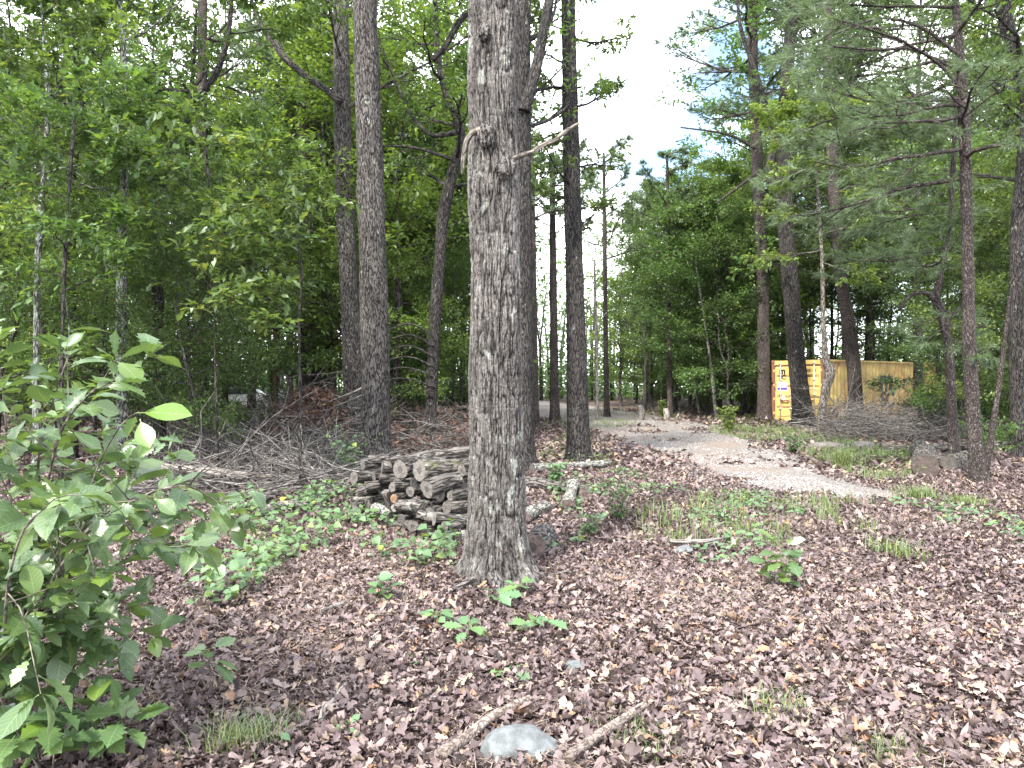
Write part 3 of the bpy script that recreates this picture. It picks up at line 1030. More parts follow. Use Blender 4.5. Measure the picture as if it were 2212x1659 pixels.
make_tree('oak_tree', 'thin leaning sapling stem with grey lichen at the far left edge behind the shrub',
          [(78, 1060, 16), (78, 820, 14), (80, 640, 13), (86, 480, 12), (98, 330, 9), (104, 220, 8), (95, 100, 5), (85, -40, 3)], 12.2, M['lichen_bark'], 24, .05, .008, seed=21,
          crown=dict(n=16, h0=3.8, h1=9.5, len=1.5, leafn=9, kids=(5, 4), size=.14, taper=.1))
make_tree('oak_tree', 'slim bare sapling stem just behind the top of the foreground shrub',
          [(132, 1090, 11), (131, 900, 9), (134, 760, 8), (140, 560, 7), (150, 400, 5), (160, 260, 3)], 11, M['oak_dark'], 20, .05, .006, seed=22,
          crown=dict(n=12, h0=2.8, h1=6.2, len=1.2, leafn=8, kids=(5, 4), size=.15, taper=.2))

make_tree('pine_tree', 'straight pine trunk left of the yellow container, at the far side of the drive',
          [(1651, 908, 36), (1650, 850, 28), (1647, 600, 25), (1638, 400, 24), (1630, 230, 22), (1624, 0, 19), (1620, -250, 14)], 33, M['pine'], 40, .05, .02, 16, 7, seed=30,
          limbs=[([(1640, 370, 8), (1600, 400, 6), (1545, 440, 3)], 32.5), ([(1632, 320, 8), (1570, 290, 5), (1470, 275, 3)], 32, 0)],
          crown=dict(n=26, h0=12.5, h1=26, len=4.2, pine=True, per=12, nw=.012, size=.24, kids=(7, 5), leafn=3, rise=(-.25, .35)))
make_tree('oak_tree', 'dark flared trunk standing right in front of the container doors',
          [(1738, 930, 62), (1732, 880, 42), (1722, 790, 36), (1708, 620, 34), (1694, 430, 34), (1690, 300, 30), (1700, 170, 26), (1712, 0, 22), (1718, -200, 14)], 28, M['oak_dark'], 50, .04, .02, seed=31, flare=.3,
          limbs=[([(1692, 450, 22), (1672, 400, 20), (1660, 372, 17), (1668, 300, 14), (1640, 180, 11), (1600, 60, 8), (1590, -60, 5)], 27.6, 8), ([(1704, 480, 10), (1740, 462, 8), (1775, 452, 6)], 27.5), ([(1702, 560, 10), (1660, 562, 7), (1620, 565, 4)], 27.3, 3)],
          crown=dict(n=16, h0=14.5, h1=22, len=4.0, leafn=10, kids=(7, 5), size=.2, tmpl=LF_SIMPLE))
make_tree('maple_sapling', 'bright green sapling on a bent mossy stem in front of the container corner',
          [(1772, 948, 22), (1774, 895, 17), (1784, 840, 19), (1793, 800, 23), (1784, 778, 15), (1779, 700, 10), (1775, 550, 8), (1765, 400, 6), (1756, 262, 3)], 23, M['log_moss'], 24, .04, .01, seed=32, flare=0, big=.02,
          crown=dict(n=34, h0=5.0, h1=18.0, len=2.2, leafn=11, kids=(6, 4), size=.15, mat=M['leaf_bright'], taper=.65, rise=(-.2, .25), tone=.5))
make_tree('pine_tree', 'slightly crooked pine trunk in front of the container side wall',
          [(1850, 930, 38), (1848, 860, 30), (1843, 780, 28), (1830, 680, 26), (1816, 590, 25), (1800, 400, 22), (1790, 200, 20), (1785, -100, 15)], 26.5, M['pine'], 40, .05, .02, 18, 8, seed=33,
          crown=dict(n=18, h0=11, h1=21, len=3.4, pine=True, per=11, nw=.010, size=.22, kids=(6, 5), leafn=3, rise=(-.2, .4)))
make_tree('pine_tree', 'twisted thin pine with a forked elbow, left of the scaly-barked pine near the cut logs',
          [(2062, 1018, 26), (2058, 930, 20), (2051, 780, 18), (2040, 700, 19), (2022, 650, 17), (2030, 600, 14), (2044, 540, 13), (2054, 470, 11), (2060, 330, 9), (2066, 150, 7), (2070, -60, 5)], 14.6, M['pine'], 30, .03, .012, 24, 12, seed=34, flare=.2,
          limbs=[([(2022, 648, 12), (1995, 632, 9), (1965, 640, 8), (1942, 668, 5)], 14.4), ([(2036, 700, 9), (2070, 668, 8), (2088, 655, 5)], 14.7)],
          crown=dict(n=15, h0=3.3, h1=7.5, len=2.0, pine=True, per=15, nw=.0040, size=.19, kids=(6, 5), leafn=4, rise=(-.35, .15), az=(1.6, 4.6), taper=.25))
make_tree('pine_tree', 'scaly-barked slender pine in the right foreground with long dark boughs reaching left',
          [(2116, 1050, 46), (2110, 1005, 33), (2104, 930, 30), (2095, 780, 27), (2091, 600, 24), (2087, 400, 22), (2080, 200, 20), (2066, 20, 17), (2060, -200, 13)], 12.5, M['pine'], 48, .02, .014, 22, 10, seed=35, flare=.2,
          limbs=[([(2130, 1015, 13), (2143, 930, 12), (2158, 830, 10), (2172, 720, 8), (2180, 640, 5)], 12.6), ([(2082, 215, 9), (2050, 160, 8), (1980, 108, 7), (1890, 108, 6), (1800, 100, 4)], 12.2, 0), ([(2074, 120, 9), (1990, 60, 7), (1900, 40, 5), (1800, 75, 4)], 12.0)],
          crown=dict(n=20, h0=4.9, h1=9.3, len=2.9, pine=True, per=15, nw=.0036, size=.18, kids=(6, 5), leafn=4, rise=(-.3, .2), az=(2.0, 4.4), taper=.15))
make_tree('oak_tree', 'dark leaning trunk at the right edge, bending left above',
          [(2206, 998, 50), (2204, 900, 40), (2200, 700, 37), (2203, 480, 34), (2218, 320, 32), (2222, 230, 30), (2200, 135, 29), (2172, 40, 27), (2155, -100, 22)], 16.5, M['oak_dark'], 44, .04, .016, seed=36,
          crown=dict(n=16, h0=5.2, h1=12, len=2.3, leafn=10, kids=(6, 4), size=.15, taper=.0))
make_tree('dead_snag', 'thin pale bare snag with short twigs right of the lone dark trunk, across the drive',
          [(1290, 885, 8), (1289, 800, 7), (1287, 700, 7), (1284, 560, 5)], 34, M['pale_wood'], 12, .1, .004, seed=37, flare=0,
          limbs=[([(1287, 690, 4), (1275, 670, 3), (1262, 655, 2)], 34), ([(1288, 720, 3), (1300, 690, 2), (1310, 675, 2)], 34), ([(1288, 760, 3), (1275, 745, 2), (1265, 738, 2)], 34)], cat='dead tree')
make_tree('broadleaf_tree', 'thin pale stem leaning left in front of the dark woods across the drive',
          [(1547, 892, 8), (1540, 830, 7), (1530, 750, 6), (1518, 670, 5), (1506, 590, 4), (1500, 480, 2)], 35, M['dead_wood'], 14, .1, .005, seed=38,
          crown=dict(n=12, h0=8, h1=15, len=1.9, leafn=10, kids=(5, 4), size=.2, tmpl=LF_SIMPLE, mat=M['leaf_far']))
for q, (xd, w, d, lab) in enumerate(((1197, 18, 31, 'grey pine trunk seen between the forked oak and the lone dark trunk'), (1154, 16, 28, 'slim speckled trunk close to the right side of the forked oak'), (1446, 10, 37, 'straight slim reddish trunk beside the pale stump across the drive'), (1309, 11, 37, 'slim grey pine stem right next to the pale bare snag'))):
    yb = 829.5 + EYE * FPX / d / K
    make_tree('pine_tree', lab, [(xd + 2, yb, w * 1.3), (xd, 780, w), (xd - 3, 500, w * .8), (xd - 5, 330, w * .55)], d, M['pine'], 22, .08, .012, 18, 8, seed=40 + q,
              crown=dict(n=14, h0=7.5, h1=1.6 + .30 * d, len=2.0, pine=True, per=10, nw=.012, size=.24, kids=(5, 4), leafn=3))

# low oak sapling with big pale leaves in front of the brush heap
make_tree('oak_sapling', 'slim oak sapling with broad pale leaves left of the tall grey oak',
          [(648, 1070, 8), (650, 900, 6), (646, 700, 5), (652, 590, 5), (640, 500, 4), (635, 440, 3)], 11.2, M['oak_dark'], 16, .05, .004, seed=50, flare=0,
          crown=dict(n=13, h0=2.2, h1=5.3, len=1.15, leafn=5, kids=(4, 4), size=.17, taper=.1, tone=.6, rise=(-.1, .2), az=(1.7, 5.0), flat=.92))
make_tree('oak_sapling', 'leafy oak sapling left of the slim pole trunk, high above the fallen pale pole',
          [(470, 1060, 8), (468, 900, 6), (462, 700, 5), (455, 520, 5), (450, 400, 4), (445, 320, 3)], 12, M['oak_dark'], 16, .05, .004, seed=51, flare=0,
          crown=dict(n=13, h0=2.8, h1=5.6, len=1.4, leafn=8, kids=(5, 4), size=.16, taper=.1))

# --- trees of the wood behind: one of each kind, then copies
def proto_broad(name, seed, h, h0, cl, n, size, mat, kids=(7, 5), leafn=10, r=.09, wob=.35, taper=.55):
    g = np.random.default_rng(seed)
    root = empty(name, (0, 0, 0), 'tree', 'tree')
    a = Acc()
    t = np.linspace(0, 1, 9)
    path = np.stack([wob * np.cumsum(g.normal(0, .25, 9)), wob * np.cumsum(g.normal(0, .25, 9)), t * h], 1)
    path -= path[0]
    sp = spline(np.hstack([path, (r * (1 - .88 * t))[:, None]]), 60)
    sp[:, 2] -= .05
    tube(a, sp[:, :3], sp[:, 3] * (1 + .5 * np.exp(-np.arange(60) / 1.5)), 14, bark_disp(.012, 20, 5, seed), g=g)
    sites = []
    for q in range(n):
        f = (q + g.random()) / n
        z = h0 + (h - h0) * f
        k = min(int(z / h * 59), 59)
        az = q * 2.4 + g.normal(0, .4)
        prof = math.sin(PI * min(1, .18 + .82 * f)) ** .7 if taper < 1 else 1
        L = cl * (.35 + .75 * prof) * g.uniform(.7, 1.2)
        grow(a, sites, sp[k, :3], [math.cos(az), math.sin(az), g.uniform(-.05, .25) + .6 * f], L, min(sp[k, 3] * .5, .01 + .012 * L), 0, 2, kids, g, leafn=leafn)
    a.build('trunk', M['oak_mid'], root)
    b = Acc()
    put_leaves(b, sites, size, LF_SIMPLE, g, jit=.08)
    b.build('crown', mat, root, smooth=False)
    return root


def proto_pine(name, seed, h, h0, cl, n, r=.14, size=.26, nw=.012, per=9):
    g = np.random.default_rng(seed)
    root = empty(name, (0, 0, 0), 'pine', 'tree')
    a = Acc()
    t = np.linspace(0, 1, 9)
    path = np.stack([.12 * np.cumsum(g.normal(0, .4, 9)), .12 * np.cumsum(g.normal(0, .4, 9)), t * h], 1)
    path -= path[0]
    sp = spline(np.hstack([path, (r * (1 - .85 * t))[:, None]]), 60)
    sp[:, 2] -= .05
    tube(a, sp[:, :3], sp[:, 3] * (1 + .35 * np.exp(-np.arange(60) / 1.5)), 14, bark_disp(.014, 16, 7, seed), g=g)
    sites = []
    for q in range(n):
        f = (q + g.random()) / n
        z = h0 + (h - h0) * f
        k = min(int(z / h * 59), 59)
        az = q * 2.4 + g.normal(0, .4)
        L = cl * (1.05 - .75 * f) * g.uniform(.6, 1.2)
        grow(a, sites, sp[k, :3], [math.cos(az), math.sin(az), g.uniform(-.25, .15) + .5 * f], L, min(sp[k, 3] * .45, .012 + .01 * L), 0, 2, (6, 4), g, up=.3, leafn=3)
    for q in range(8):                                              # bare dead branches below the crown
        z = h * g.uniform(.1, .42)
        k = int(z / h * 59)
        az = g.uniform(0, 6.28)
        grow(a, [], sp[k, :3], [math.cos(az), math.sin(az), -.1], g.uniform(.5, 1.6), .012, 1, 2, (0, 3), g)
    a.build('trunk', M['pine'], root)
    b = Acc()
    put_needles(b, sites, size, nw, per, g)
    b.build('crown', M['needle'], root, smooth=False)
    return root


BG = {
    'mid': [proto_broad('broadleaf_tree', 200 + q, 9.5 + q, 1.4 + .3 * q, 2.6, 32, .155, M[('leaf_bright', 'leaf_far', 'leaf_bright')[q]]) for q in range(3)],
    'tall': [proto_broad('tall_broadleaf_tree', 220 + q, 19, 6.0, 3.9, 36, .20, M[('leaf_far', 'leaf')[q]], kids=(8, 6), r=.2) for q in range(2)],
    'pine': [proto_pine('pine_tree', 240 + q, 21, 8.5 - q, 3.2, 34) for q in range(2)],
    'slim': [proto_broad('slim_tree', 280 + q, 15, 8.5, 1.9, 18, .17, M[('leaf', 'leaf_far')[q]], kids=(6, 4), r=.085, wob=.25) for q in range(2)],
    'young': [proto_broad('young_tree', 260 + q, 7.5, 1.2, 1.9, 30, .105, M[('leaf', 'leaf_bright', 'leaf')[q]], kids=(7, 5), r=.04, leafn=10) for q in range(3)],
}
used = {}
WORDS = {'mid': ('leafy broadleaf tree', 'broadleaf'), 'tall': ('tall broadleaf tree', 'tall broadleaf'), 'pine': ('tall bare-stemmed pine', 'pine'), 'young': ('small leafy understory tree', 'understory'), 'slim': ('slim bare-stemmed tree', 'slim')}
ZONES = {'left': 'in the woods left of the tall grey oak', 'mid': 'between the tall grey oak and the lone dark trunk',
         'right': 'beyond the drive, left of the container', 'far': 'behind and right of the container'}


def place(kind, v, x, y, h, rz, zone):
    key = (kind, v)
    src = BG[kind][v]
    base_h = {'mid': 9.5 + v, 'tall': 19, 'pine': 21, 'young': 7.5, 'slim': 15}[kind]
    sc = h / base_h
    lab = WORDS[kind][0] + ' ' + ZONES[zone]
    grp = WORDS[kind][1] + ' trees ' + ZONES[zone]
    z = gz(x, y)[0] - .03
    if key not in used:
        used[key] = 1
        src.location = (x, y, z)
        src.rotation_euler = (0, 0, rz)
        src.scale = (sc, sc, sc)
        tag(src, lab, 'tree', grp)
        return
    copy_tree(src, (x, y, z), rz, sc, lab, grp)


def slope_limit(xd):
    if 1130 < xd < 1600:
        return .30
    if 1600 <= xd < 1700:
        return .42
    return 9.0


spots = []
for xd_, d_, k_, v_, h_ in ((1712, 40, 'tall', 1, 23), (1830, 34, 'tall', 0, 19), (1985, 29, 'tall', 1, 18), (2110, 33, 'tall', 0, 20), (700, 33, 'tall', 1, 20), (935, 31, 'tall', 0, 21)):
    x_ = (xd_ * K - 512) * d_ / FPX
    spots.append((x_, d_))
    place(k_, v_, x_, d_, h_, xd_, 'left' if xd_ < 800 else 'mid' if xd_ < 1000 else 'far')
gp = np.random.default_rng(77)


def sow(n, kinds, xr, dr, zone, hr, sep=1.7):
    done = 0
    for _ in range(n * 30):
        if done >= n:
            break
        xd = gp.uniform(*xr)
        d = gp.uniform(*dr)
        x = (xd * K - 512) * d / FPX
        if (565 < xd < 635 and d < 32) or (488 < xd < 540 and d < 47) or (1780 < xd < 2010 and d < 41):
            continue
        if on_drive(np.array([x]), np.array([d]), 1.2)[0]:
            continue
        if 10.5 < x < 22 and 28 < d < 41 and abs((x - 12.6) * .585 - (d - 31) * .81) < 5.5 and d > 20 and x + .0 * d < 22:   # clear of the container
            continue
        if any((x - p) ** 2 + (d - q) ** 2 < sep * sep for p, q in spots):
            continue
        kind = kinds[gp.integers(len(kinds))]
        h = gp.uniform(*hr[kind])
        lim = EYE + slope_limit(xd) * d * gp.uniform(.72, 1.0)
        if 170 < xd < 540 and d < 18.5:
            lim = EYE + .26 * d
        if h > lim:
            h = lim
            if kind in ('tall', 'pine') and h < 12:
                kind = 'mid'
        spots.append((x, d))
        place(kind, int(gp.integers(len(BG[kind]))), x, d, h, gp.uniform(0, 6.28), zone)
        done += 1


HR = {'mid': (9, 14), 'tall': (17, 24), 'pine': (18, 25), 'young': (6, 12), 'slim': (12, 18)}
sow(11, ['young'], (-120, 570), (13.5, 22), 'left', HR)
sow(9, ['young', 'mid'], (-100, 760), (22, 32), 'left', HR)
sow(15, ['mid', 'pine', 'pine'], (-150, 760), (24, 42), 'left', HR)
sow(22, ['mid', 'pine', 'tall', 'pine', 'mid'], (-150, 780), (42, 72), 'left', HR)
sow(26, ['slim'], (-100, 760), (26, 50), 'left', HR, 1.2)
sow(10, ['slim'], (830, 1130), (28, 50), 'mid', HR, 1.2)
sow(14, ['slim', 'slim', 'young'], (1210, 1640), (37, 50), 'right', HR, 1.0)
sow(8, ['slim'], (1700, 2300), (30, 48), 'far', HR, 1.2)
sow(12, ['young'], (1320, 1640), (33, 37.5), 'right', {'young': (8, 12)}, 1.4)
sow(6, ['young', 'mid'], (850, 1010), (22, 30), 'mid', HR, 1.4)
sow(16, ['mid', 'pine', 'mid', 'tall'], (800, 1140), (30, 70), 'mid', HR)
sow(26, ['mid', 'mid', 'young'], (1200, 1640), (36, 48), 'right', HR, 1.5)
sow(22, ['mid', 'mid', 'tall'], (1180, 1700), (48, 72), 'right', HR)
sow(6, ['young', 'mid'], (1960, 2300), (19, 27), 'far', HR)
sow(26, ['mid', 'pine', 'tall', 'mid'], (1640, 2380), (30, 60), 'far', HR)
for k, lst in BG.items():
    for v, o in enumerate(lst):
        if (k, v) not in used:
            for ch in list(o.children):
                bpy.data.objects.remove(ch)
            bpy.data.objects.remove(o)

# the wood that closes the view, read as one mass
a = Acc()
n = 110000
xd = gp.uniform(-400, 2600, n)
d = gp.uniform(72, 105, n)
lim = np.where((xd > 1050) & (xd < 1680), .23, .27)
crest = lim * (.82 + .18 * fbm(np.stack([xd / 90, d / 6, 0 * d], 1), 3, 90) * 2)
sl = crest * np.where(gp.random(n) < .35, .22 * gp.random(n), gp.random(n) ** .8)
P = np.stack([(xd * K - 512) * d / FPX, d, sl * d + .2], 1)
clump = fbm(P * np.array([.35, .35, .5]), 3, 91)
P = P[(clump > -.14) | (sl < .07)]
n = len(P)
leaves(a, P, gp.normal(0, 1, (n, 3)) * np.array([1, 1, .4]), np.stack([gp.normal(0, .5, n), gp.normal(0, .5, n), np.ones(n)], 1), gp.uniform(.35, .75, n), LF_SIMPLE, np.clip(gp.normal(.4, .2, n), 0, 1))
for q in range(260):
    xd_, d_ = gp.uniform(-350, 2550), gp.uniform(70, 100)
    x_ = (xd_ * K - 512) * d_ / FPX
    tube(a, [[x_, d_, -.1], [x_ + gp.normal(0, .2), d_, 5], [x_ + gp.normal(0, .5), d_, 11]], [gp.uniform(.08, .2), .1, .05], 6, mat=1)
tag(a.build('far_forest', [M['leaf_far'], M['oak_dark']], smooth=False), 'far wood closing the view behind all the trees', 'forest', kind='stuff')

# ------------------------------------------------------------------ the yellow shipping container
nearc = np.array([12.55, 31.0, 0])
ANG = math.atan2(.585, .811)
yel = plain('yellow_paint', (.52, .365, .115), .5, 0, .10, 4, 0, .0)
yel_side = plain('shaded_weathered_yellow_paint', (.29, .215, .07), .7, 0, .3, 2.5, 0, .45)  # door yellow darkened to paint in the trees' shade, plus weathering and rust
rustm = plain('rusty_brown_paint', (.16, .07, .045), .7, 0, .35, 8)
steel = plain('galvanised_rod', (.52, .44, .34), .5, .3, .25, 12)
black = plain('black_lettering', (.015, .014, .016), .6)
white = plain('white_sign', (.72, .72, .74), .5)
purple = plain('purple_lettering', (.10, .05, .28), .5)
greyp = plain('grey_data_plate', (.42, .36, .34), .5, .2, .2, 40)
CL, CW, CH = 9.2, 2.44, 2.58
con = empty('shipping_container', (nearc[0], nearc[1], gz(*nearc[:2])[0]), 'yellow shipping container with rusty side standing among the trees right of the drive', 'container', rz=ANG)


def part(name, mat, fn, parent=con, smooth=False):
    a = Acc()
    fn(a)
    return a.build(name, mat, parent, smooth)


def corr(n, amp, L, z0, z1, y0, sgn):
    """a corrugated sheet along x at y0"""
    a = Acc()
    xs, ds = [], []
    w = L / n
    for q in range(n):
        for f, dd in ((0, 0), (.28, 0), (.5, 1), (.78, 1)):
            xs.append(q * w + f * w)
            ds.append(dd * amp)
    xs.append(L)
    ds.append(0)
    m = len(xs)
    V = [[x, y0 + sgn * d_, z] for z in (z0, z1) for x, d_ in zip(xs, ds)]
    a.add(V, [[i, i + 1, m + i + 1, m + i] for i in range(m - 1)])
    V2 = [[x, y0 + sgn * (d_ + .012), z] for z in (z0, z1) for x, d_ in zip(xs, ds)]
    a.add(V2, [[i + 1, i, m + i, m + i + 1] for i in range(m - 1)])
    return a


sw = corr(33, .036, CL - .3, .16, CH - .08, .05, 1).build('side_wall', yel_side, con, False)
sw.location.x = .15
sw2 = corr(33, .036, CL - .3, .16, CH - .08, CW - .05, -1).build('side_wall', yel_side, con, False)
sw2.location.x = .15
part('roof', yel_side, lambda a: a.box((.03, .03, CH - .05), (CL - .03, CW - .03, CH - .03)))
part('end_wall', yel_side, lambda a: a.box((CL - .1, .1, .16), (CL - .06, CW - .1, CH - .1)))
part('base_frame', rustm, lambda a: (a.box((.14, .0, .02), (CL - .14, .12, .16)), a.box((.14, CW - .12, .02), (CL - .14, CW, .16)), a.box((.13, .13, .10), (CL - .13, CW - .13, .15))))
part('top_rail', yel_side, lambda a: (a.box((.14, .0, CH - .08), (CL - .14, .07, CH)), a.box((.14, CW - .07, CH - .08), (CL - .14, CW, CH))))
for (x_, y_) in ((0, 0), (0, CW - .14), (CL - .14, 0), (CL - .14, CW - .14)):
    part('corner_post', rustm if x_ == 0 else yel_side, lambda a: (a.box((x_, y_, .12), (x_ + .14, y_ + .14, CH - .12)), a.box((x_ - .01, y_ - .01, 0), (x_ + .15, y_ + .15, .12)), a.box((x_ - .01, y_ - .01, CH - .12), (x_ + .15, y_ + .15, CH + .012))))
part('door_header', yel, lambda a: a.box((.004, .141, CH - .19), (.12, CW - .141, CH - .012)))
part('header_seam', rustm, lambda a: a.box((.02, .141, CH - .235), (.10, CW - .141, CH - .19)))
part('door_sill', yel, lambda a: a.box((.004, .141, .012), (.12, CW - .141, .15)))
tb = bpy.data.fonts


def text(s, size, x, y, z, mat, parent, side=False, off=.0, al='LEFT', name='lettering', sx=1.0):
    cu = bpy.data.curves.new(name, 'FONT')
    cu.body = s
    cu.size = size
    cu.extrude = .002
    cu.offset = off
    cu.align_x = al
    cu.materials.append(mat)
    tmp = bpy.data.objects.new(name, cu)
    me = bpy.data.meshes.new_from_object(tmp)
    bpy.data.objects.remove(tmp)
    o = bpy.data.objects.new(name, me)
    C.objects.link(o)
    o.parent = parent
    ax = ((1, 0, 0), (0, 0, 1), (0, -1, 0)) if side else ((0, -1, 0), (0, 0, 1), (-1, 0, 0))
    m = Matrix([(ax[0][q] * sx, ax[1][q], ax[2][q], (x, y, z)[q]) for q in range(3)] + [(0, 0, 0, 1)])
    o.matrix_local = m
    return o


doors = []
for k, (ya, yb) in enumerate(((CW / 2 + .01, CW - .15), (.15, CW / 2 - .01))):       # left door as seen, then the right door
    def leaf_(a):
        a.box((.05, ya, .16), (.075, yb, CH - .24))
        zz = np.linspace(.16, CH - .24, 6)
        for q in range(5):                                   # raised panels between the shadow lines
            z0, z1 = zz[q] + .03, zz[q + 1] - .03
            A = [[.05, y_, z_] for y_ in (ya + .05, yb - .05) for z_ in (z0, z1)]
            Bq = [[.026, y_, z_] for y_ in (ya + .09, yb - .09) for z_ in (z0 + .035, z1 - .035)]
            a.add(A + Bq, [[4, 5, 7, 6], [0, 1, 5, 4], [2, 6, 7, 3], [0, 4, 6, 2], [1, 3, 7, 5]])
    dr = part('door', yel, leaf_)
    doors.append(dr)
    for z_ in np.linspace(.16, CH - .24, 6)[1:5]:
        part('door_rib', rustm, lambda a: a.box((.040, ya + .06, z_ - .014), (.052, yb - .06, z_ + .014)), dr)
    for yy in (ya + .28, yb - .28):
        def rod(a, yy=yy):
            tube(a, [[.0, yy, .06], [.0, yy, CH - .06]], .022, 10)
            for z_ in (.1, .55, 1.15, 1.75, CH - .14):
                a.box((-.03, yy - .05, z_ - .03), (.05, yy + .05, z_ + .03))
        part('lock_rod', steel, rod, dr, True)
        hs = -1 if yy > (ya + yb) / 2 else 1
        part('handle', rustm, lambda a: tube(a, [[-.035, yy, .92], [-.05, yy + hs * .12, .90], [-.05, yy + hs * .42, .86]], .02, 8), dr, True)
    yh = yb + .005 if k == 0 else ya - .06
    for z_ in (.35, .95, 1.55, 2.15):
        part('hinge', yel, lambda a: a.box((-.012, yh, z_ - .05), (.03, yh + .055, z_ + .05)), dr)
dl, drr = doors
text('m', .40, .022, CW - .34, 2.00, black, dl, off=.016, sx=1.05, name='logo_letter')
text('SC', .27, .022, CW - .33, 1.78, black, dl, off=.008, sx=1.12, name='logo_letter')
sg = part('sign', white, lambda a: a.box((.016, CW - .76, 1.30), (.024, CW - .26, 1.66)), dl)
part('sign_band', purple, lambda a: a.box((.0135, CW - .75, 1.325), (.016, CW - .27, 1.44)), sg)
text('SOLD', .20, .0135, CW - .30, 1.47, purple, sg, off=.004, name='sign_lettering')
part('data_plate', greyp, lambda a: a.box((.018, CW - .66, .84), (.024, CW - .40, 1.10)), dl)
text('280814 5', .17, .022, .87, 2.08, black, drr, sx=.82)
text('22G1', .17, .022, .87, 1.86, black, drr, sx=.9)
text('M.G.W.', .10, .022, 1.16, 1.52, black, drr)
text('TARE', .10, .022, 1.16, 1.40, black, drr)
text('CU.CAP.', .10, .022, 1.16, .90, black, drr)
text('T\nS\nC', .30, 2.0, .078, 2.0, black, con, side=True, al='CENTER', off=.006)
text('R\nA\nK\nE', .30, 2.0, .078, 1.05, black, con, side=True, al='CENTER', off=.006)
text('m', 1.35, 4.35, .047, 1.30, black, con, side=True, off=.05, name='logo_letter')
text('SC', .92, 4.4, .047, .60, black, con, side=True, off=.03, name='logo_letter', sx=1.1)

# ------------------------------------------------------------------ logs, sticks, stones
tag(TWIG_DEBRIS.build('fallen_twigs', M['stick']), 'small grey twigs dropped all over the leaf litter', 'twigs', kind='stuff')

def disc(a, c, n, r, bkr=1.0, seed=0):
    """a cut face: rings round the centre c, facing n"""
    n = nrm(n)
    u = nrm(np.cross(n, [0.3, .2, 1.0]))
    w = np.cross(n, u)
    th = np.arange(20) * 2 * PI / 20
    rad = np.array([.0, .35, .7, .99])
    V, B = [np.asarray(c)], [[0, 0, seed]]
    g = np.random.default_rng(seed)
    for q in rad[1:]:
        for t in th:
            rr = r * q * (1 + (.04 * math.sin(3 * t + seed) + .02 * g.normal()))
            V.append(c + (u * math.cos(t) + w * math.sin(t)) * rr + n * g.normal(0, .002))
            B.append([rr * math.cos(t), rr * math.sin(t), seed * .01])
    T = [[0, 1 + j, 1 + (j + 1) % 20] for j in range(20)]
    Q = []
    for q in range(2):
        o = 1 + q * 20
        Q += [[o + j, o + 20 + j, o + 20 + (j + 1) % 20, o + (j + 1) % 20] for j in range(20)]
    a.add(V, Q, T, bk=B)


LG = np.random.default_rng(31)


def log(name, p0, p1, r, label, cat='log', mat='log', cut='cut', group=None, bend=.06, r1=None, amp=.012, step=.02, sides=26, ends=(1, 1)):
    p0, p1 = np.asarray(p0, float), np.asarray(p1, float)
    base = (p0 + p1) / 2
    base[2] = min(p0[2], p1[2]) - r
    L = np.linalg.norm(p1 - p0)
    mid = (p0 + p1) / 2 + LG.normal(0, bend * L, 3) * np.array([1, 1, .4])
    n = max(8, int(L / step))
    P = spline(np.array([p0, (p0 * .5 + mid * .5) + LG.normal(0, bend * .3 * L, 3) * .5 - (p0 - p0), p1]) if bend > .2 else np.array([p0, mid, p1]), n) - base
    rr = np.linspace(r, r1 if r1 else r * LG.uniform(.85, 1.0), n)
    a = Acc()
    sd_ = int(LG.integers(1, 999))
    tube(a, P, rr, sides, bark_disp(amp, 30, 7, sd_, 0, r * .45), g=LG)
    o = a.build(name, M[mat], None, True, base)
    tag(o, label, cat, group)
    for e, q, nn in ((ends[0], 0, P[0] - P[2]), (ends[1], -1, P[-1] - P[-3])):
        if e:
            a = Acc()
            disc(a, P[q] + nrm(nn) * .004, nn, rr[q] * .97, seed=sd_ + e)
            a.build('cut_end', M[cut], o, False)
    return o


def PL(x, y, d):
    """woodpile close-up reading -> world"""
    return np.array([((1020 + x / 3.95) / 3 - 512) * d / FPX, d, EYE - ((1300 + y / 3.95) / 3 - 384) * d / FPX])


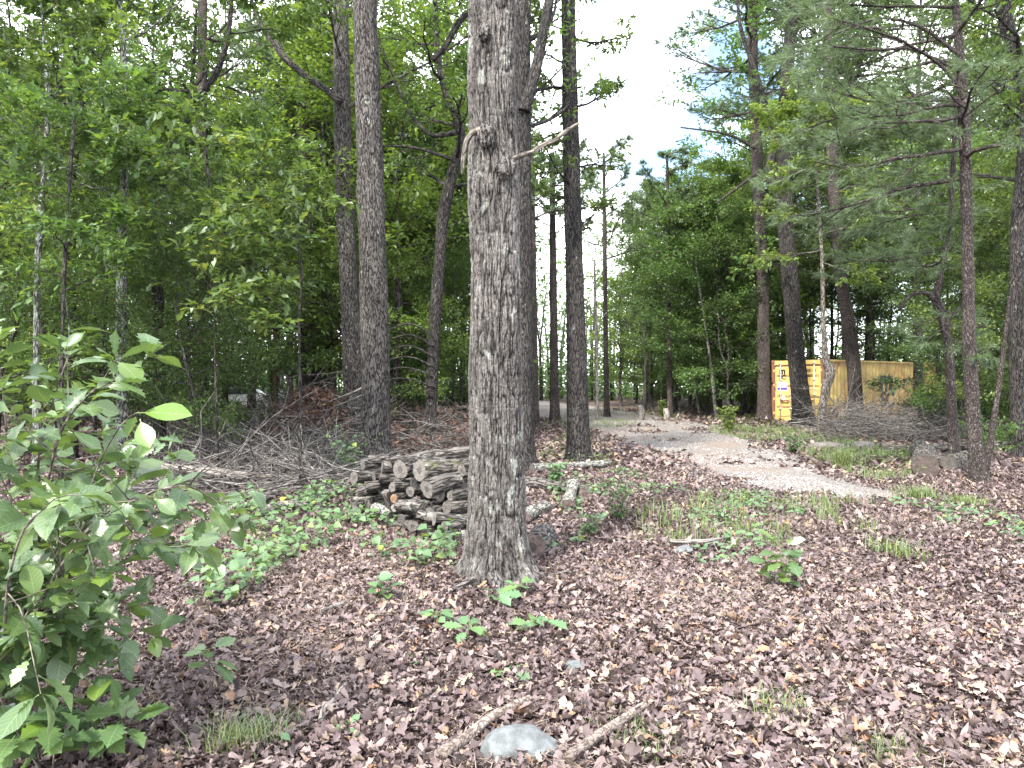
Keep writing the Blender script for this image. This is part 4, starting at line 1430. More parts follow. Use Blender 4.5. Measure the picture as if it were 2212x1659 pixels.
WP = 'split and round logs of the woodpile'
pile = [
    ((610, 350), (1540, 215), 72, 9.0, 9.0, 'log', 'cut', 'long top log of the woodpile with deeply ridged bark'),
    ((715, 430), (1230, 385), 112, 8.5, 8.8, 'log', 'cut', 'thick log just left of the biggest log, its pale grey cut end facing left'),
    ((945, 440), (1560, 400), 128, 8.2, 8.55, 'log_moss', 'cut', 'biggest mossy log near the top of the woodpile with a wide grey cut end'),
    ((1030, 660), (1400, 560), 112, 7.95, 8.1, 'log', 'cut', 'thick ridged log under the biggest mossy log with a pale broken end'),
    ((340, 320), (600, 300), 62, 9.3, 9.2, 'log', 'cut', 'dark log on the upper left corner of the woodpile against the tall grey oak'),
    ((470, 530), (680, 520), 58, 9.0, 8.9, 'log', 'cut', 'short grey log at upper left, right above a gap in the woodpile'),
    ((305, 640), (480, 610), 62, 9.0, 8.9, 'log', 'cut', 'short round log jutting from the left side of the woodpile'),
    ((215, 700), (330, 680), 55, 9.2, 9.1, 'log', 'cut', 'stubby log at the left tip of the woodpile'),
    ((150, 820), (310, 790), 56, 9.2, 9.1, 'log', 'cut_brown', 'lowest left log of the woodpile with a brownish end'),
    ((620, 640), (850, 640), 58, 8.7, 8.8, 'log', 'cut', 'grey log in the middle of the woodpile right of the dark gap'),
    ((835, 690), (1000, 650), 62, 8.5, 8.6, 'log', 'cut', 'short log under the widest grey cut end of the woodpile'),
    ((1305, 745), (1590, 680), 56, 7.9, 8.0, 'log', 'cut', 'half-split log resting high against the big oak'),
    ((1270, 880), (1600, 850), 76, 7.8, 8.0, 'log_moss', 'cut', 'stout dark log beside the big oak with a mossy cut end'),
    ((1070, 950), (1330, 890), 76, 7.9, 8.1, 'log', 'cut', 'dark log low in the right half of the woodpile'),
    ((850, 1170), (1280, 1030), 78, 7.9, 7.9, 'log', 'cut', 'slanting log at the front right foot of the woodpile'),
    ((1240, 1100), (1530, 1060), 60, 7.6, 7.8, 'log', 'cut', 'knobbly log close to the base of the big oak'),
    ((1200, 1190), (1500, 1190), 48, 7.6, 7.7, 'log_lichen', 'cut', 'flat split piece near the foot of the big oak'),
    ((1230, 1270), (1540, 1270), 44, 7.5, 7.6, 'pale_wood', 'cut', 'pale split piece lowest by the foot of the big oak'),
    ((960, 1350), (1230, 1370), 60, 7.5, 7.6, 'log', 'cut', 'dark log on the ground half hidden by round green leaves'),
    ((640, 770), (860, 765), 52, 8.6, 8.8, 'log', 'cut_orange', 'small log with a fresh orange-brown end in the middle of the woodpile'),
    ((870, 810), (1030, 850), 58, 8.4, 8.5, 'log_lichen', 'cut', 'lichen-speckled log below the short middle log'),
    ((650, 880), (830, 930), 52, 8.5, 8.6, 'log_lichen', 'cut', 'lichen-speckled log low at the centre of the woodpile'),
    ((170, 910), (320, 950), 60, 9.0, 9.1, 'log', 'cut', 'dark log on the ground at the left foot of the woodpile'),
    ((730, 1010), (1010, 980), 52, 8.2, 8.4, 'log', 'cut', 'thin log just above the green leaves at the woodpile foot'),
    ((720, 1180), (880, 1290), 50, 8.0, 8.0, 'log_lichen', 'cut', 'short lichened log sticking out of the green ground leaves'),
    ((545, 690), (575, 960), 58, 8.9, 8.8, 'log', 'cut', 'split chunk standing upright in the left gap of the woodpile'),
    ((340, 760), (355, 980), 64, 9.1, 9.0, 'log', 'cut', 'dark chunk standing upright at the lower left of the woodpile'),
]
for (x0, y0), (x1, y1), rc, d0, d1, mt, ct, lab in pile:
    r_ = rc / 3.95 / 3 * (d0 + d1) / 2 / FPX
    log('firewood_log', PL(x0, y0, d0), PL(x1, y1, d1 + .12), r_, lab, 'log', mt, ct, WP)
for x_, y_, d_, dx, dy, dz, r_, mt in ((700, 860, 8.35, .30, -.30, .02, .06, 'log'), (930, 960, 7.95, .42, -.12, -.06, .062, 'log_lichen'), (560, 1060, 8.55, .34, -.22, -.03, .058, 'log'),
                                       (1120, 1010, 7.7, .38, .10, -.05, .07, 'log'), (420, 880, 8.95, .22, -.30, -.05, .06, 'log_lichen'), (1000, 1230, 7.6, .36, -.10, .03, .055, 'log'), (800, 1090, 8.1, .10, -.36, .06, .06, 'log')):
    p_ = PL(x_, y_, d_)
    p_[2] = max(p_[2], .05)
    log('firewood_log', p_, p_ + np.array([dx, dy, dz]), r_, 'jumbled log slipped out of line at the front of the woodpile', 'log', mt, 'cut', 'slipped logs at the woodpile front')
fill = []
for row in range(6):
    for col in range(6):
        fill.append((120 + col * 235 + (row % 2) * 90 + row * 12, 1180 - row * 150 - (col < 2) * 60 + LG.normal(0, 14)))
for x_, y_ in fill:
    d0 = 9.35 - (x_ - 150) / 1400 * 1.15
    if y_ > 1000 and x_ < 500:
        continue
    p0 = PL(x_, y_, d0)
    if p0[2] < .05:
        p0[2] = .05
    p1 = p0 + np.array([LG.uniform(.22, .42), LG.uniform(.1, .34), LG.normal(0, .07)])
    log('firewood_log', p0, p1, LG.uniform(.055, .085), 'dark inner log packed between the outer logs of the woodpile', 'log', 'log', 'cut', 'inner logs of the woodpile', step=.05, sides=16)


def GP(xd, yd, dz=0.0):
    d = gdist(yd)
    p = W(xd, yd, d)
    p[2] = gz(p[0], p[1])[0] + dz
    return p


def glog(name, e0, e1, r, label, mat, cut='cut', cat='log', lift=0.0, **kw):
    p0, p1 = GP(*e0, r * .8 + lift), GP(*e1, r * .8 + lift)
    kw.setdefault('bend', .02)
    return log(name, p0, p1, r, label, cat, mat, cut, **kw)


log('fallen_pole', W(333, 1008, 11.6), W(650, 1036, 11.9), .085, 'pale grey fallen pole lying across the brush at left', 'fallen trunk', 'pale_wood', 'cut', r1=.055, amp=.008, bend=.015)
glog('fallen_log', (1150, 1027), (1318, 1013), .085, 'pale lichened fallen trunk at the foot of the lone dark trunk', 'log_lichen', cat='fallen trunk', lift=.03)
log('cut_log', GP(1227, 1112, .08), W(1238, 1046, 10.7), .09, 'lichen-covered log lying end-on toward the camera right of the big oak', 'log', 'log_lichen', 'cut_brown', bend=.01)
log('cut_log', GP(1262, 1086, .08), W(1258, 1062, 10.8), .085, 'dark short log tucked against the right side of the lichen-covered end-on log', 'log', 'log', 'cut_brown', bend=.01)
glog('cut_log', (1128, 1140), (1178, 1115), .095, 'speckled short log peeking out right of the big oak trunk', 'log_lichen', 'cut_brown')
glog('stump_chunk', (1150, 1215), (1176, 1190), .13, 'dark weathered wood chunk leaning against the right foot of the big oak', 'log', 'cut_brown', 'wood chunk')
glog('fallen_branch', (1128, 1062), (1225, 1075), .07, 'dark fallen bough behind the right side of the big oak', 'log', cat='fallen branch', lift=.05)
glog('cut_log', (2000, 1030), (1985, 985), .22, 'thick cut log with a reddish brown face near the right-hand pines', 'log', 'cut_brown')
glog('cut_log', (2050, 1018), (2110, 1006), .16, 'mossy grey log lying between the two thin right-hand pines', 'log_moss', 'cut')
glog('fallen_log', (1915, 982), (2300, 972), .10, 'long mossy fallen trunk lying behind the right-hand pines', 'log_moss', cat='fallen trunk', lift=.05)
glog('fallen_log', (2010, 995), (2290, 990), .06, 'thin grey fallen trunk in front of the long mossy one at right', 'dead_wood', cat='fallen trunk')
glog('cut_log', (862, 936), (1030, 940), .15, 'grey log lying behind the thin dark leaning trunk', 'dead_wood', lift=.1)
glog('cut_log', (905, 952), (1030, 955), .13, 'nearer grey log beside the thin dark leaning trunk', 'dead_wood')
glog('split_log', (558, 1092), (598, 1075), .07, 'split log piece at the front edge of the brush at left', 'pale_wood', cat='split log', lift=.04)
glog('split_log', (575, 1108), (640, 1094), .06, 'flat split log lying below the brush edge at left', 'dead_wood', cat='split log')
glog('split_log', (615, 1100), (692, 1092), .05, 'thin split piece right of the flat split log below the brush', 'pale_wood', cat='split log')
for xd, yb, h, w_, lab, mt in ((1380, 893, 32, 16, 'grey broken stump across the drive, left of the paler one', 'dead_wood'), (1437, 880, 26, 14, 'pale broken stump across the drive beside the reddish slim trunk', 'pale_wood')):
    d = 34.0
    p = W(xd, 829.5, d)
    p[2] = gz(p[0], p[1])[0] - .05
    hh = h * K * d / FPX + .05
    log('tree_stump', p, p + np.array([.03, 0, hh]), w_ * K * d / FPX / 2, lab, 'stump', mt, 'cut')


def stick(name, spec, r0, r1, label, mat='dead_wood', cat='stick', forks=(), knobs=.15, lift=0.0):
    """a stick read from the photograph as points on the ground"""
    pts = np.array([GP(x, y, r0 * .9 + .03 + lift + (q[0] if q else 0)) for x, y, *q in spec])
    base = pts[0].copy()
    n = max(10, int(np.linalg.norm(np.diff(pts, axis=0), axis=1).sum() / .012))
    sp = spline(pts - base, n)
    a = Acc()
    sd_ = int(LG.integers(1, 999))
    tube(a, sp, np.linspace(r0, r1, n), 14, bark_disp(r0 * .12, 60, 14, sd_, 0, r0 * knobs * 2), g=LG)
    for fk, fr in forks:
        fp = np.array([GP(x, y, fr + (q[0] if q else 0)) for x, y, *q in fk]) - base
        n2 = max(8, int(np.linalg.norm(np.diff(fp, axis=0), axis=1).sum() / .015))
        tube(a, spline(fp, n2), np.linspace(fr, fr * .5, n2), 10, bark_disp(fr * .12, 60, 14, sd_ + 1, 0, fr * .3), g=LG)
    return tag(a.build(name, M[mat], None, True, base), label, cat)


stick('thick_stick', [(955, 1680), (1010, 1640), (1050, 1605), (1083, 1585)], .026, .021, 'thick pale mottled stick beside the blue-grey stone at the bottom', 'stick', knobs=.07)
stick('thick_stick', [(1075, 1590), (1100, 1575), (1130, 1558), (1145, 1552)], .019, .017, 'brown forked stick propped beyond the thick pale mottled stick', 'stick', forks=[([(1140, 1553, .02), (1165, 1563), (1192, 1577)], .011)])
stick('thick_stick', [(1225, 1690), (1290, 1638), (1340, 1600), (1392, 1562)], .024, .018, 'straight light brown stick at the bottom right of the blue-grey stone', 'stick', knobs=.05)
stick('stick', [(692, 1590), (700, 1562), (722, 1545), (735, 1528), (748, 1512)], .012, .009, 'pale crooked stick lying at the lower left among leaves', 'pale_wood')
stick('stick', [(688, 1345), (712, 1335), (742, 1325)], .015, .011, 'short grey stick left below the vine patch', 'dead_wood')
stick('stick', [(788, 1412), (806, 1400), (820, 1388)], .008, .006, 'tiny pale twig lying left of the curved grey twig', 'pale_wood')
stick('stick', [(852, 1412), (868, 1400), (880, 1385), (905, 1372)], .012, .008, 'curved grey twig below the vine patch', 'dead_wood')
stick('stick', [(745, 1455), (760, 1447), (800, 1452)], .007, .005, 'thin forked twig lying left in the leaves', 'pale_wood', forks=[([(760, 1447), (768, 1436, .02)], .005)])
stick('fallen_branch', [(1448, 1190, .03), (1500, 1196, .05), (1540, 1192, .05), (1580, 1178, .03), (1640, 1180)], .020, .009, 'long pale fallen branch lying over a white stone left of the leafy seedling', 'pale_wood', 'fallen branch', forks=[([(1540, 1192, .05), (1560, 1205), (1590, 1212)], .011)])
stick('stick', [(1185, 1262, .02), (1225, 1255, .03), (1245, 1240), (1262, 1240)], .010, .006, 'pale forked twig at the right foot of the big oak', 'pale_wood', forks=[([(1225, 1255, .03), (1270, 1258), (1330, 1262)], .006)])
stick('stick', [(1340, 1345), (1420, 1352), (1560, 1375)], .006, .004, 'long thin straight twig below the long pale branch', 'dead_wood')
stick('stick', [(2180, 1610), (2200, 1580), (2225, 1545)], .006, .004, 'thin pale twig in the bottom right corner', 'pale_wood')


def stone(xd, yd, w, h, label, mat='stone', seed=0, sink=.3, cat='stone', elong=.8):
    p = GP(xd, yd)
    bm = bmesh.new()
    bmesh.ops.create_icosphere(bm, subdivisions=4, radius=1)
    V = np.array([v.co[:] for v in bm.verts])
    F = np.array([[v.index for v in f.verts] for f in bm.faces])
    bm.free()
    V = V * (1 + .22 * fbm(V * 1.2 + seed * 9, 3, seed)[:, None] + .10 * fbm(V * 4 + seed, 4, seed + 4)[:, None])
    V = np.sign(V) * np.abs(V) ** .85
    V = V * np.array([w / 2, w / 2 * elong, h])
    V[:, 2] += h * (1 - 2 * sink) - h * .3
    a = Acc()
    a.add(V, None, F)
    return tag(a.build('stone', M[mat], None, True, p), label, cat)


stone(1122, 1652, .30, .10, 'smooth blue-grey stone half buried at the bottom edge', 'stone', 1)
stone(1243, 1462, .13, .05, 'small angular grey stone in the leaves, alone at lower centre', 'stone', 2)
stone(1480, 1200, .22, .07, 'white-grey stone under the long pale fallen branch', 'stone', 3)
stone(1864, 972, .55, .20, 'rounded boulder at the foot of the right brush heap', 'stone_brown', 4)
stone(1785, 968, .9, .16, 'low flat boulder below the bent mossy sapling', 'stone_brown', 5)
stone(2200, 1330, .30, .03, 'flat grey slab at the right edge among the leaves', 'stone', 6)
stone(1630, 1352, .05, .03, 'little dark pebble below the leafy seedling', 'stone_brown', 7)

# ------------------------------------------------------------------ brush heaps
def brush(name, label, foot, height, n, seed, Lr=(.9, 2.6), rr=(.003, .013), leaves_n=0, flat=.22, leaf_zone=None):
    """a tangle of dead branches; foot maps two numbers in 0..1 to a ground point, height to the heap's height there"""
    g = np.random.default_rng(seed)
    a = Acc()
    for q in range(n):
        u, v = g.random(), g.random()
        p = foot(u, v)
        H = height(u, v)
        z = gz(p[0], p[1])[0] + H * g.random() ** .8 + .02
        az = g.uniform(0, 2 * PI)
        d = np.array([math.cos(az), math.sin(az) * .6, g.normal(.02, flat)])
        L = g.uniform(*Lr)
        r = g.uniform(*rr) * (1.8 if g.random() < .06 else 1)
        pts = [np.array([p[0], p[1], z]) - d * L / 2]
        dd = nrm(d)
        for k in range(6):
            dd = nrm(dd + g.normal(0, .2, 3) * np.array([1, 1, .6]))
            nx = pts[-1] + dd * L / 6
            fl = gz(nx[0], nx[1])[0] + .01
            if nx[2] < fl:
                nx[2] = fl
                dd[2] = abs(dd[2])
            pts.append(nx)
        pts[0][2] = max(pts[0][2], gz(pts[0][0], pts[0][1])[0] + .01)
        pts = np.array(pts)
        tone = g.random()
        tube(a, pts, np.linspace(r, r * .35, 7), 5, cap=False, rnd=tone, g=g)
        for _ in range(g.integers(1, 4)):
            k = g.integers(1, 5)
            az2 = g.normal(0, 1, 3) * np.array([1, 1, .5])
            e = nrm(nrm(pts[k + 1] - pts[k]) + nrm(az2) * .9)
            l2 = L * g.uniform(.15, .45)
            q2 = np.array([pts[k], pts[k] + e * l2 * .5, pts[k] + e * l2 + g.normal(0, .06, 3)])
            q2[:, 2] = np.maximum(q2[:, 2], gz(q2[:, 0], q2[:, 1]) + .01)
            tube(a, q2, [r * .55, r * .4, r * .2], 4, cap=False, rnd=tone, g=g)
    if leaves_n:
        u, v = g.random(leaves_n), g.random(leaves_n)
        if leaf_zone:
            u = leaf_zone[0] + (leaf_zone[1] - leaf_zone[0]) * u
            v = leaf_zone[2] + (leaf_zone[3] - leaf_zone[2]) * v
        P = np.array([foot(x_, y_) for x_, y_ in zip(u, v)])
        H = np.array([height(x_, y_) for x_, y_ in zip(u, v)])
        P[:, 2] = gz(P[:, 0], P[:, 1]) + H * g.random(leaves_n) ** .5 * 1.05
        keep = fbm(P * 2.2, 2, seed) > -.05
        P = P[keep]
        m_ = len(P)
        leaves(a, P, g.normal(0, 1, (m_, 3)) - np.array([0, 0, .8]), g.normal(0, 1, (m_, 3)) + np.array([0, 0, .4]), g.uniform(.08, .16, m_), LF_LITTER, np.clip(g.normal(.35, .25, m_), 0, 1), (-.9, .9), (-.3, 1.3), .9, mat=1, g=g)
    return tag(a.build(name, [M['brush'], M['brown_clump']]), label, 'brush heap', kind='stuff')


def foot_l(u, v):
    d = 10.6 + 12.5 * v
    xd = (330 + 40 * v) + u * (435 - 60 * v)
    p = W(xd, 900, d)
    p[2] = 0
    return p


brush('brush_heap', 'grey tangle of dead branches covering the ground left of the tall grey oak', foot_l,
      lambda u, v: (.10 + .30 * v) + 1.25 * math.exp(-((u - .82) / .26) ** 2 - ((v - .72) / .28) ** 2), 1150, 401, (.8, 3.0), (.004, .017), 3600, leaf_zone=(.5, 1, .5, .95))


def foot_m(u, v):
    p = W(845 + 190 * u, 900, 17 + 8 * v)
    p[2] = 0
    return p


brush('brush_heap', 'heap of dead branches and curled leaves between the leaning trunk and the big oak', foot_m,
      lambda u, v: .25 + .75 * math.exp(-((v - .5) / .3) ** 2), 260, 402, (.8, 2.4), (.004, .016), 1500)


def foot_r(u, v):
    p = W(1795 + 270 * u, 900, 20.5 + 5.5 * v)
    p[2] = 0
    return p


brush('brush_heap', 'low heap of grey branches in front of the container side wall', foot_r,
      lambda u, v: .25 + .85 * math.exp(-((v - .5) / .35) ** 2) * (1 - .35 * u), 620, 403, (1.0, 3.2), (.004, .014), 0, flat=.14)

# ------------------------------------------------------------------ utility pole and the white car far in the woods
d = 31.0
pb = W(597, 829.5, d)
pb[2] = gz(pb[0], pb[1])[0] - .1
pole = empty('utility_pole', pb, 'brown wooden utility pole with a grey conduit in the woods behind the brush heap', 'utility pole')
wood_pole = bark_mat('pole_wood', (.36, .235, .15), (.27, .165, .10), (.10, .06, .04), 14, 1.2, bump=.01)
part('pole', wood_pole, lambda a: tube(a, [[0, 0, 0], [.01, 0, 4], [.0, 0, 8.6]], [.15, .14, .115], 18), pole, True)
metal = plain('grey_conduit', (.50, .53, .56), .45, .4, .1)
part('conduit', metal, lambda a: tube(a, [[.22, -.05, .1], [.22, -.05, 2.6], [.2, -.05, 5.4]], .07, 12), pole, True)
part('meter_box', metal, lambda a: (a.box((.13, -.2, 1.1), (.37, -.06, 1.6)), tube(a, [[.25, -.2, 1.4], [.25, -.27, 1.4]], .08, 14)), pole)
part('crossarm', wood_pole, lambda a: a.box((-1.1, -.2, 7.9), (1.1, -.11, 8.02)), pole)
for x_ in (-.95, 0, .95):
    part('insulator', plain('brown_glaze', (.12, .06, .04), .3), lambda a: tube(a, [[x_, -.155, 8.02], [x_, -.155, 8.1], [x_, -.155, 8.2]], [.04, .055, .03], 10), pole, True)

d = 47.0
cb = W(513, 829.5, d)
cb[2] = gz(cb[0], cb[1])[0]
car = empty('parked_car', cb, 'white car parked far back in the woods, mostly hidden by bushes', 'car', rz=.25)
paint = plain('white_car_paint', (.75, .76, .78), .3)
glass = plain('dark_car_glass', (.03, .04, .05), .08)
rubber = plain('tyre_rubber', (.02, .02, .02), .8)
prof = [(-2.1, .35), (-2.15, .62), (-2.05, .82), (-1.0, .92), (-.35, 1.40), (.9, 1.43), (1.65, .98), (2.1, .92), (2.15, .45), (2.05, .32)]


def body(a):
    n = len(prof)
    V = []
    for y_, s_ in ((-.86, 1), (-.80, 1.0), (.80, 1.0), (.86, 1)):
        for x_, z_ in prof:
            t_ = 1 - .16 * max(0, z_ - .9) * 2
            V.append((x_ * (.985 if abs(y_) > .83 else 1), y_ * t_, z_ if abs(y_) < .83 else z_ - .02 * (z_ > .8)))
    Q = []
    for b_ in range(3):
        for i_ in range(n):
            j_ = (i_ + 1) % n
            Q.append([b_ * n + i_, b_ * n + j_, (b_ + 1) * n + j_, (b_ + 1) * n + i_])
    a.add(V, Q)
    for b_, fl in ((0, 1), (3, 0)):
        c_ = len(V)
        T = [[0, i_, i_ + 1] for i_ in range(1, n - 1)]
        a.add(V[b_ * n:(b_ + 1) * n], None, T if fl else [t_[::-1] for t_ in T])


part('body', paint, body, car, False)
for sx_ in (-1.32, 1.3):
    for sy_ in (-.78, .78):
        w_ = part('wheel', rubber, lambda a: tube(a, [[sx_, sy_ - .1, .32], [sx_, sy_ + .1, .32]], .32, 22), car, True)
        part('rim', metal, lambda a: tube(a, [[sx_, sy_ - .11 * np.sign(-sy_) - .0, .32], [sx_, sy_ + .115 * np.sign(sy_), .32]], .2, 16), w_, True)
for sy_ in (-1, 1):
    part('side_window', glass, lambda a: a.add([(-.72, sy_ * .835, 1.0), (-.30, sy_ * .765, 1.33), (.85, sy_ * .765, 1.36), (1.35, sy_ * .835, 1.02)], [[0, 1, 2, 3]]), car)
part('windscreen', glass, lambda a: a.add([(-.955, -.7, .96), (-.40, -.64, 1.375), (-.40, .64, 1.375), (-.955, .7, .96)], [[0, 1, 2, 3]]), car)
for sy_ in (-.6, .6):
    part('headlight', plain('lamp_glass', (.6, .62, .65), .15), lambda a: a.box((-2.17, sy_ - .18, .62), (-2.10, sy_ + .18, .76)), car)

# ------------------------------------------------------------------ the foreground shrub
gs = np.random.default_rng(64)


def shrub(name, label, cat, base, stems, twig_len, twigs, nleaf, size, tmpl, mat, seed, tone=.45, r0=.012, group=None, clear=None):
    """stems: lists of world points; side twigs carry alternate leaves, a cluster at each tip"""
    g = np.random.default_rng(seed)
    root = empty(name, base, label, cat, group)
    base = np.asarray(base, float)
    a, b = Acc(), Acc()
    P_, D_, N_, S_, T_ = [], [], [], [], []

    def leafy(pts, n, whorl):
        m = len(pts)
        for q in range(n):
            t = (.25 + .75 * q / max(1, n - 1)) * (m - 1.01)
            k = int(t)
            p = pts[k] + (pts[k + 1] - pts[k]) * (t - k)
            d_ = nrm(pts[k + 1] - pts[k])
            s_ = nrm(np.cross(d_, [0, 0, 1])) * (1 if q % 2 else -1)
            ld = d_ * .55 + s_ * g.uniform(.5, 1.1) + np.array([0, 0, g.normal(-.08, .25)])
            P_.append(p); D_.append(ld)
        for q in range(whorl):
            az = q * 2 * PI / whorl + g.random()
            d_ = nrm(pts[-1] - pts[-2])
            u_ = nrm(np.cross(d_, [.3, .1, 1]))
            w_ = np.cross(d_, u_)
            P_.append(pts[-1]); D_.append(d_ * .6 + (u_ * math.cos(az) + w_ * math.sin(az)) * .9)

    for st in stems:
        st = np.asarray(st, float) - base
        n = max(8, int(np.linalg.norm(np.diff(st, axis=0), axis=1).sum() / .04))
        sp = spline(st, n)
        rr = np.linspace(r0, .003, n)
        tube(a, sp, rr, 8, g=g)
        for q in range(twigs):
            k = int(n * (.22 + .75 * (q + g.random()) / twigs))
            k = min(k, n - 2)
            d_ = nrm(sp[k + 1] - sp[k])
            e = nrm(d_ * .5 + nrm(g.normal(0, 1, 3) * np.array([1, .9, .55])) + np.array([0, 0, .1]))
            L = twig_len * g.uniform(.5, 1.15)
            tp = [sp[k]]
            for _ in range(5):
                e = nrm(e + g.normal(0, .14, 3) + np.array([0, 0, .02]))
                tp.append(tp[-1] + e * L / 5)
            tp = np.array(tp)
            tube(a, tp, np.linspace(max(.003, rr[k] * .5), .0015, 6), 5, cap=False, g=g)
            leafy(tp, nleaf, 3)
        leafy(sp[int(n * .75):], nleaf, 4)
    P, D = np.array(P_), np.array(D_)
    n = len(P)
    Nn = np.stack([g.normal(0, .42, n), g.normal(-.12, .42, n), np.ones(n)], 1)
    keep = np.ones(n, bool)
    if clear is not None:
        keep = clear(P + base)
    rn = np.clip(g.normal(tone, .24, n), 0, 1)
    D = nrm(D)
    P2 = P + D * .006
    sz = size * g.uniform(.5, 1.25, n)
    for tm, sel in ((tmpl, g.random(n) < .6), (LF_LOBE, None)):
        sel = keep & (sel if sel is not None else ~last)
        last = sel
        leaves(b, P2[sel], D[sel], Nn[sel], sz[sel], tm, rn[sel], (-.5, .15), (.0, .75), .5, g=g, crinkle=.012)
    a.build('stem', M['twig'], root)
    b.build('foliage', mat, root, smooth=True)
    return root


bs = GP(15, 1535)
stems = [
    [bs, W(60, 1330, 3.5), W(78, 1100, 3.4), W(88, 950, 3.35), W(120, 850, 3.3), W(150, 760, 3.25)],
    [bs, W(70, 1250, 3.3), W(112, 1000, 3.1), W(150, 900, 3.0), W(215, 830, 2.9), W(250, 780, 2.85)],
    [bs, W(60, 1300, 3.3), W(140, 1180, 3.1), W(240, 1100, 3.05), W(340, 1060, 3.0), W(420, 1035, 3.0)],
    [bs, W(30, 1250, 3.5), W(20, 1050, 3.4), W(10, 880, 3.3), W(-10, 740, 3.2)],
    [bs, W(40, 1400, 3.2), W(110, 1310, 3.0), W(180, 1260, 2.9), W(235, 1235, 2.85)],
    [bs, W(10, 1400, 3.0), W(20, 1250, 2.7), W(60, 1130, 2.6), W(130, 1090, 2.55)],
    [bs, W(80, 1280, 3.6), W(170, 1100, 3.7), W(215, 1020, 3.7), W(240, 985, 3.65)],
    [bs, W(-30, 1300, 3.2), W(-60, 1100, 3.0), W(-50, 950, 2.9), W(-20, 860, 2.8)],
    [bs, W(80, 1330, 3.2), W(200, 1180, 3.3), W(330, 1110, 3.4), W(440, 1090, 3.5), W(510, 1120, 3.5)],
    [bs, W(90, 1300, 3.1), W(190, 1150, 3.0), W(300, 1075, 2.95), W(400, 1050, 2.9), W(470, 1085, 2.9)],
    [bs, W(90, 1350, 3.3), W(220, 1240, 3.2), W(340, 1180, 3.2), W(430, 1170, 3.2)],
    [bs, W(-20, 1450, 3.3), W(-80, 1350, 3.0), W(-120, 1200, 2.9)],
    [bs, W(70, 1380, 3.6), W(150, 1220, 3.9), W(220, 1130, 4.1), W(260, 1080, 4.2)],
]
shrub('broadleaf_shrub', 'large leafy green shrub filling the left foreground', 'shrub', bs, stems, .40, 11, 6, .128, LF_BROAD, M['leaf_near'], 501, .52, .011,
      clear=lambda P: (512 + P[:, 0] / P[:, 1] * FPX < 248) & (384 - (P[:, 2] - EYE) / P[:, 1] * FPX > 322) & ~((512 + P[:, 0] / P[:, 1] * FPX > 172) & (384 - (P[:, 2] - EYE) / P[:, 1] * FPX < 482)))
# two big yellow-green leaves on a thin shoot of their own, held out to the right of the shrub
g = np.random.default_rng(9)
sb = GP(120, 1500)
shoot = empty('leafy_shoot', sb, 'thin shoot with two big yellow-green leaves right of the shrub, above the fallen pole', 'shoot')
a = Acc()
tp = spline(np.array([sb, W(150, 1250, 3.3), W(200, 1040, 3.0), W(260, 920, 2.8), W(300, 890, 2.75)]) - sb, 40)
tube(a, tp, np.linspace(.006, .002, 40), 7, g=g)
a.build('stem', M['twig'], shoot)
b = Acc()
bp = W(298, 892, 2.74) - sb
leaves(b, [bp, W(302, 905, 2.74) - sb], [[1, .05, .04], [.35, -.35, -.55]], [[0, -.62, .75], [.2, -.9, .45]], [.185, .125], LF_BROAD, [1.0, .96], (-.2, -.1), (.1, .25), .1, g=g)
leaves(b, [W(330, 950, 2.75) - sb, W(300, 990, 2.8) - sb, W(290, 960, 2.8) - sb], [[1, .1, -.05], [.6, .2, .7], [-.5, .2, -.6]], [[0, -.3, .95], [.3, -.8, .3], [0, -.5, .6]], [.10, .07, .09], LF_LOBE, [.5, .9, .6], g=g)
b.build('leaf', M['leaf_near'], shoot, smooth=True)

# small broad-leaved seedlings standing on the litter
def seedling(name, xd, yd, hgt, n, size, label, cat='seedling', tmpl=LF_LOBE, mat='leaf_ground', spread=.5, seed=0, tone=.55, stems=1, tilt=.3):
    p = GP(xd, yd, -.01)
    g = np.random.default_rng(700 + seed)
    root = empty(name, p, label, cat)
    a, b = Acc(), Acc()
    for s_ in range(stems):
        top = np.array([g.normal(0, .22 * hgt) if stems > 1 else g.normal(0, .06 * hgt), g.normal(0, .15 * hgt), hgt * g.uniform(.75, 1)])
        sp = spline(np.array([[0, 0, 0], top * .5 + g.normal(0, .03 * hgt, 3), top]), 14)
        tube(a, sp, np.linspace(.0045, .002, 14), 6, g=g)
        m_ = n // stems
        ks = np.clip((14 * (1 - spread * g.random(m_))).astype(int), 3, 13)
        az = np.arange(m_) * 2.4 + g.random()
        D = np.stack([np.cos(az), np.sin(az), g.normal(.05, .22, m_)], 1)
        P = sp[ks] + D * .02
        Nn = np.stack([g.normal(0, tilt, m_), g.normal(-.15, tilt, m_), np.ones(m_)], 1)
        leaves(b, P, D, Nn, size * g.uniform(.6, 1.15, m_), tmpl, np.clip(g.normal(tone, .18, m_), 0, 1), (-.4, .1), (.05, .6), .3, g=g)
    a.build('stem', M['twig'], root)
    b.build('foliage', M[mat], root, smooth=True)
    return root


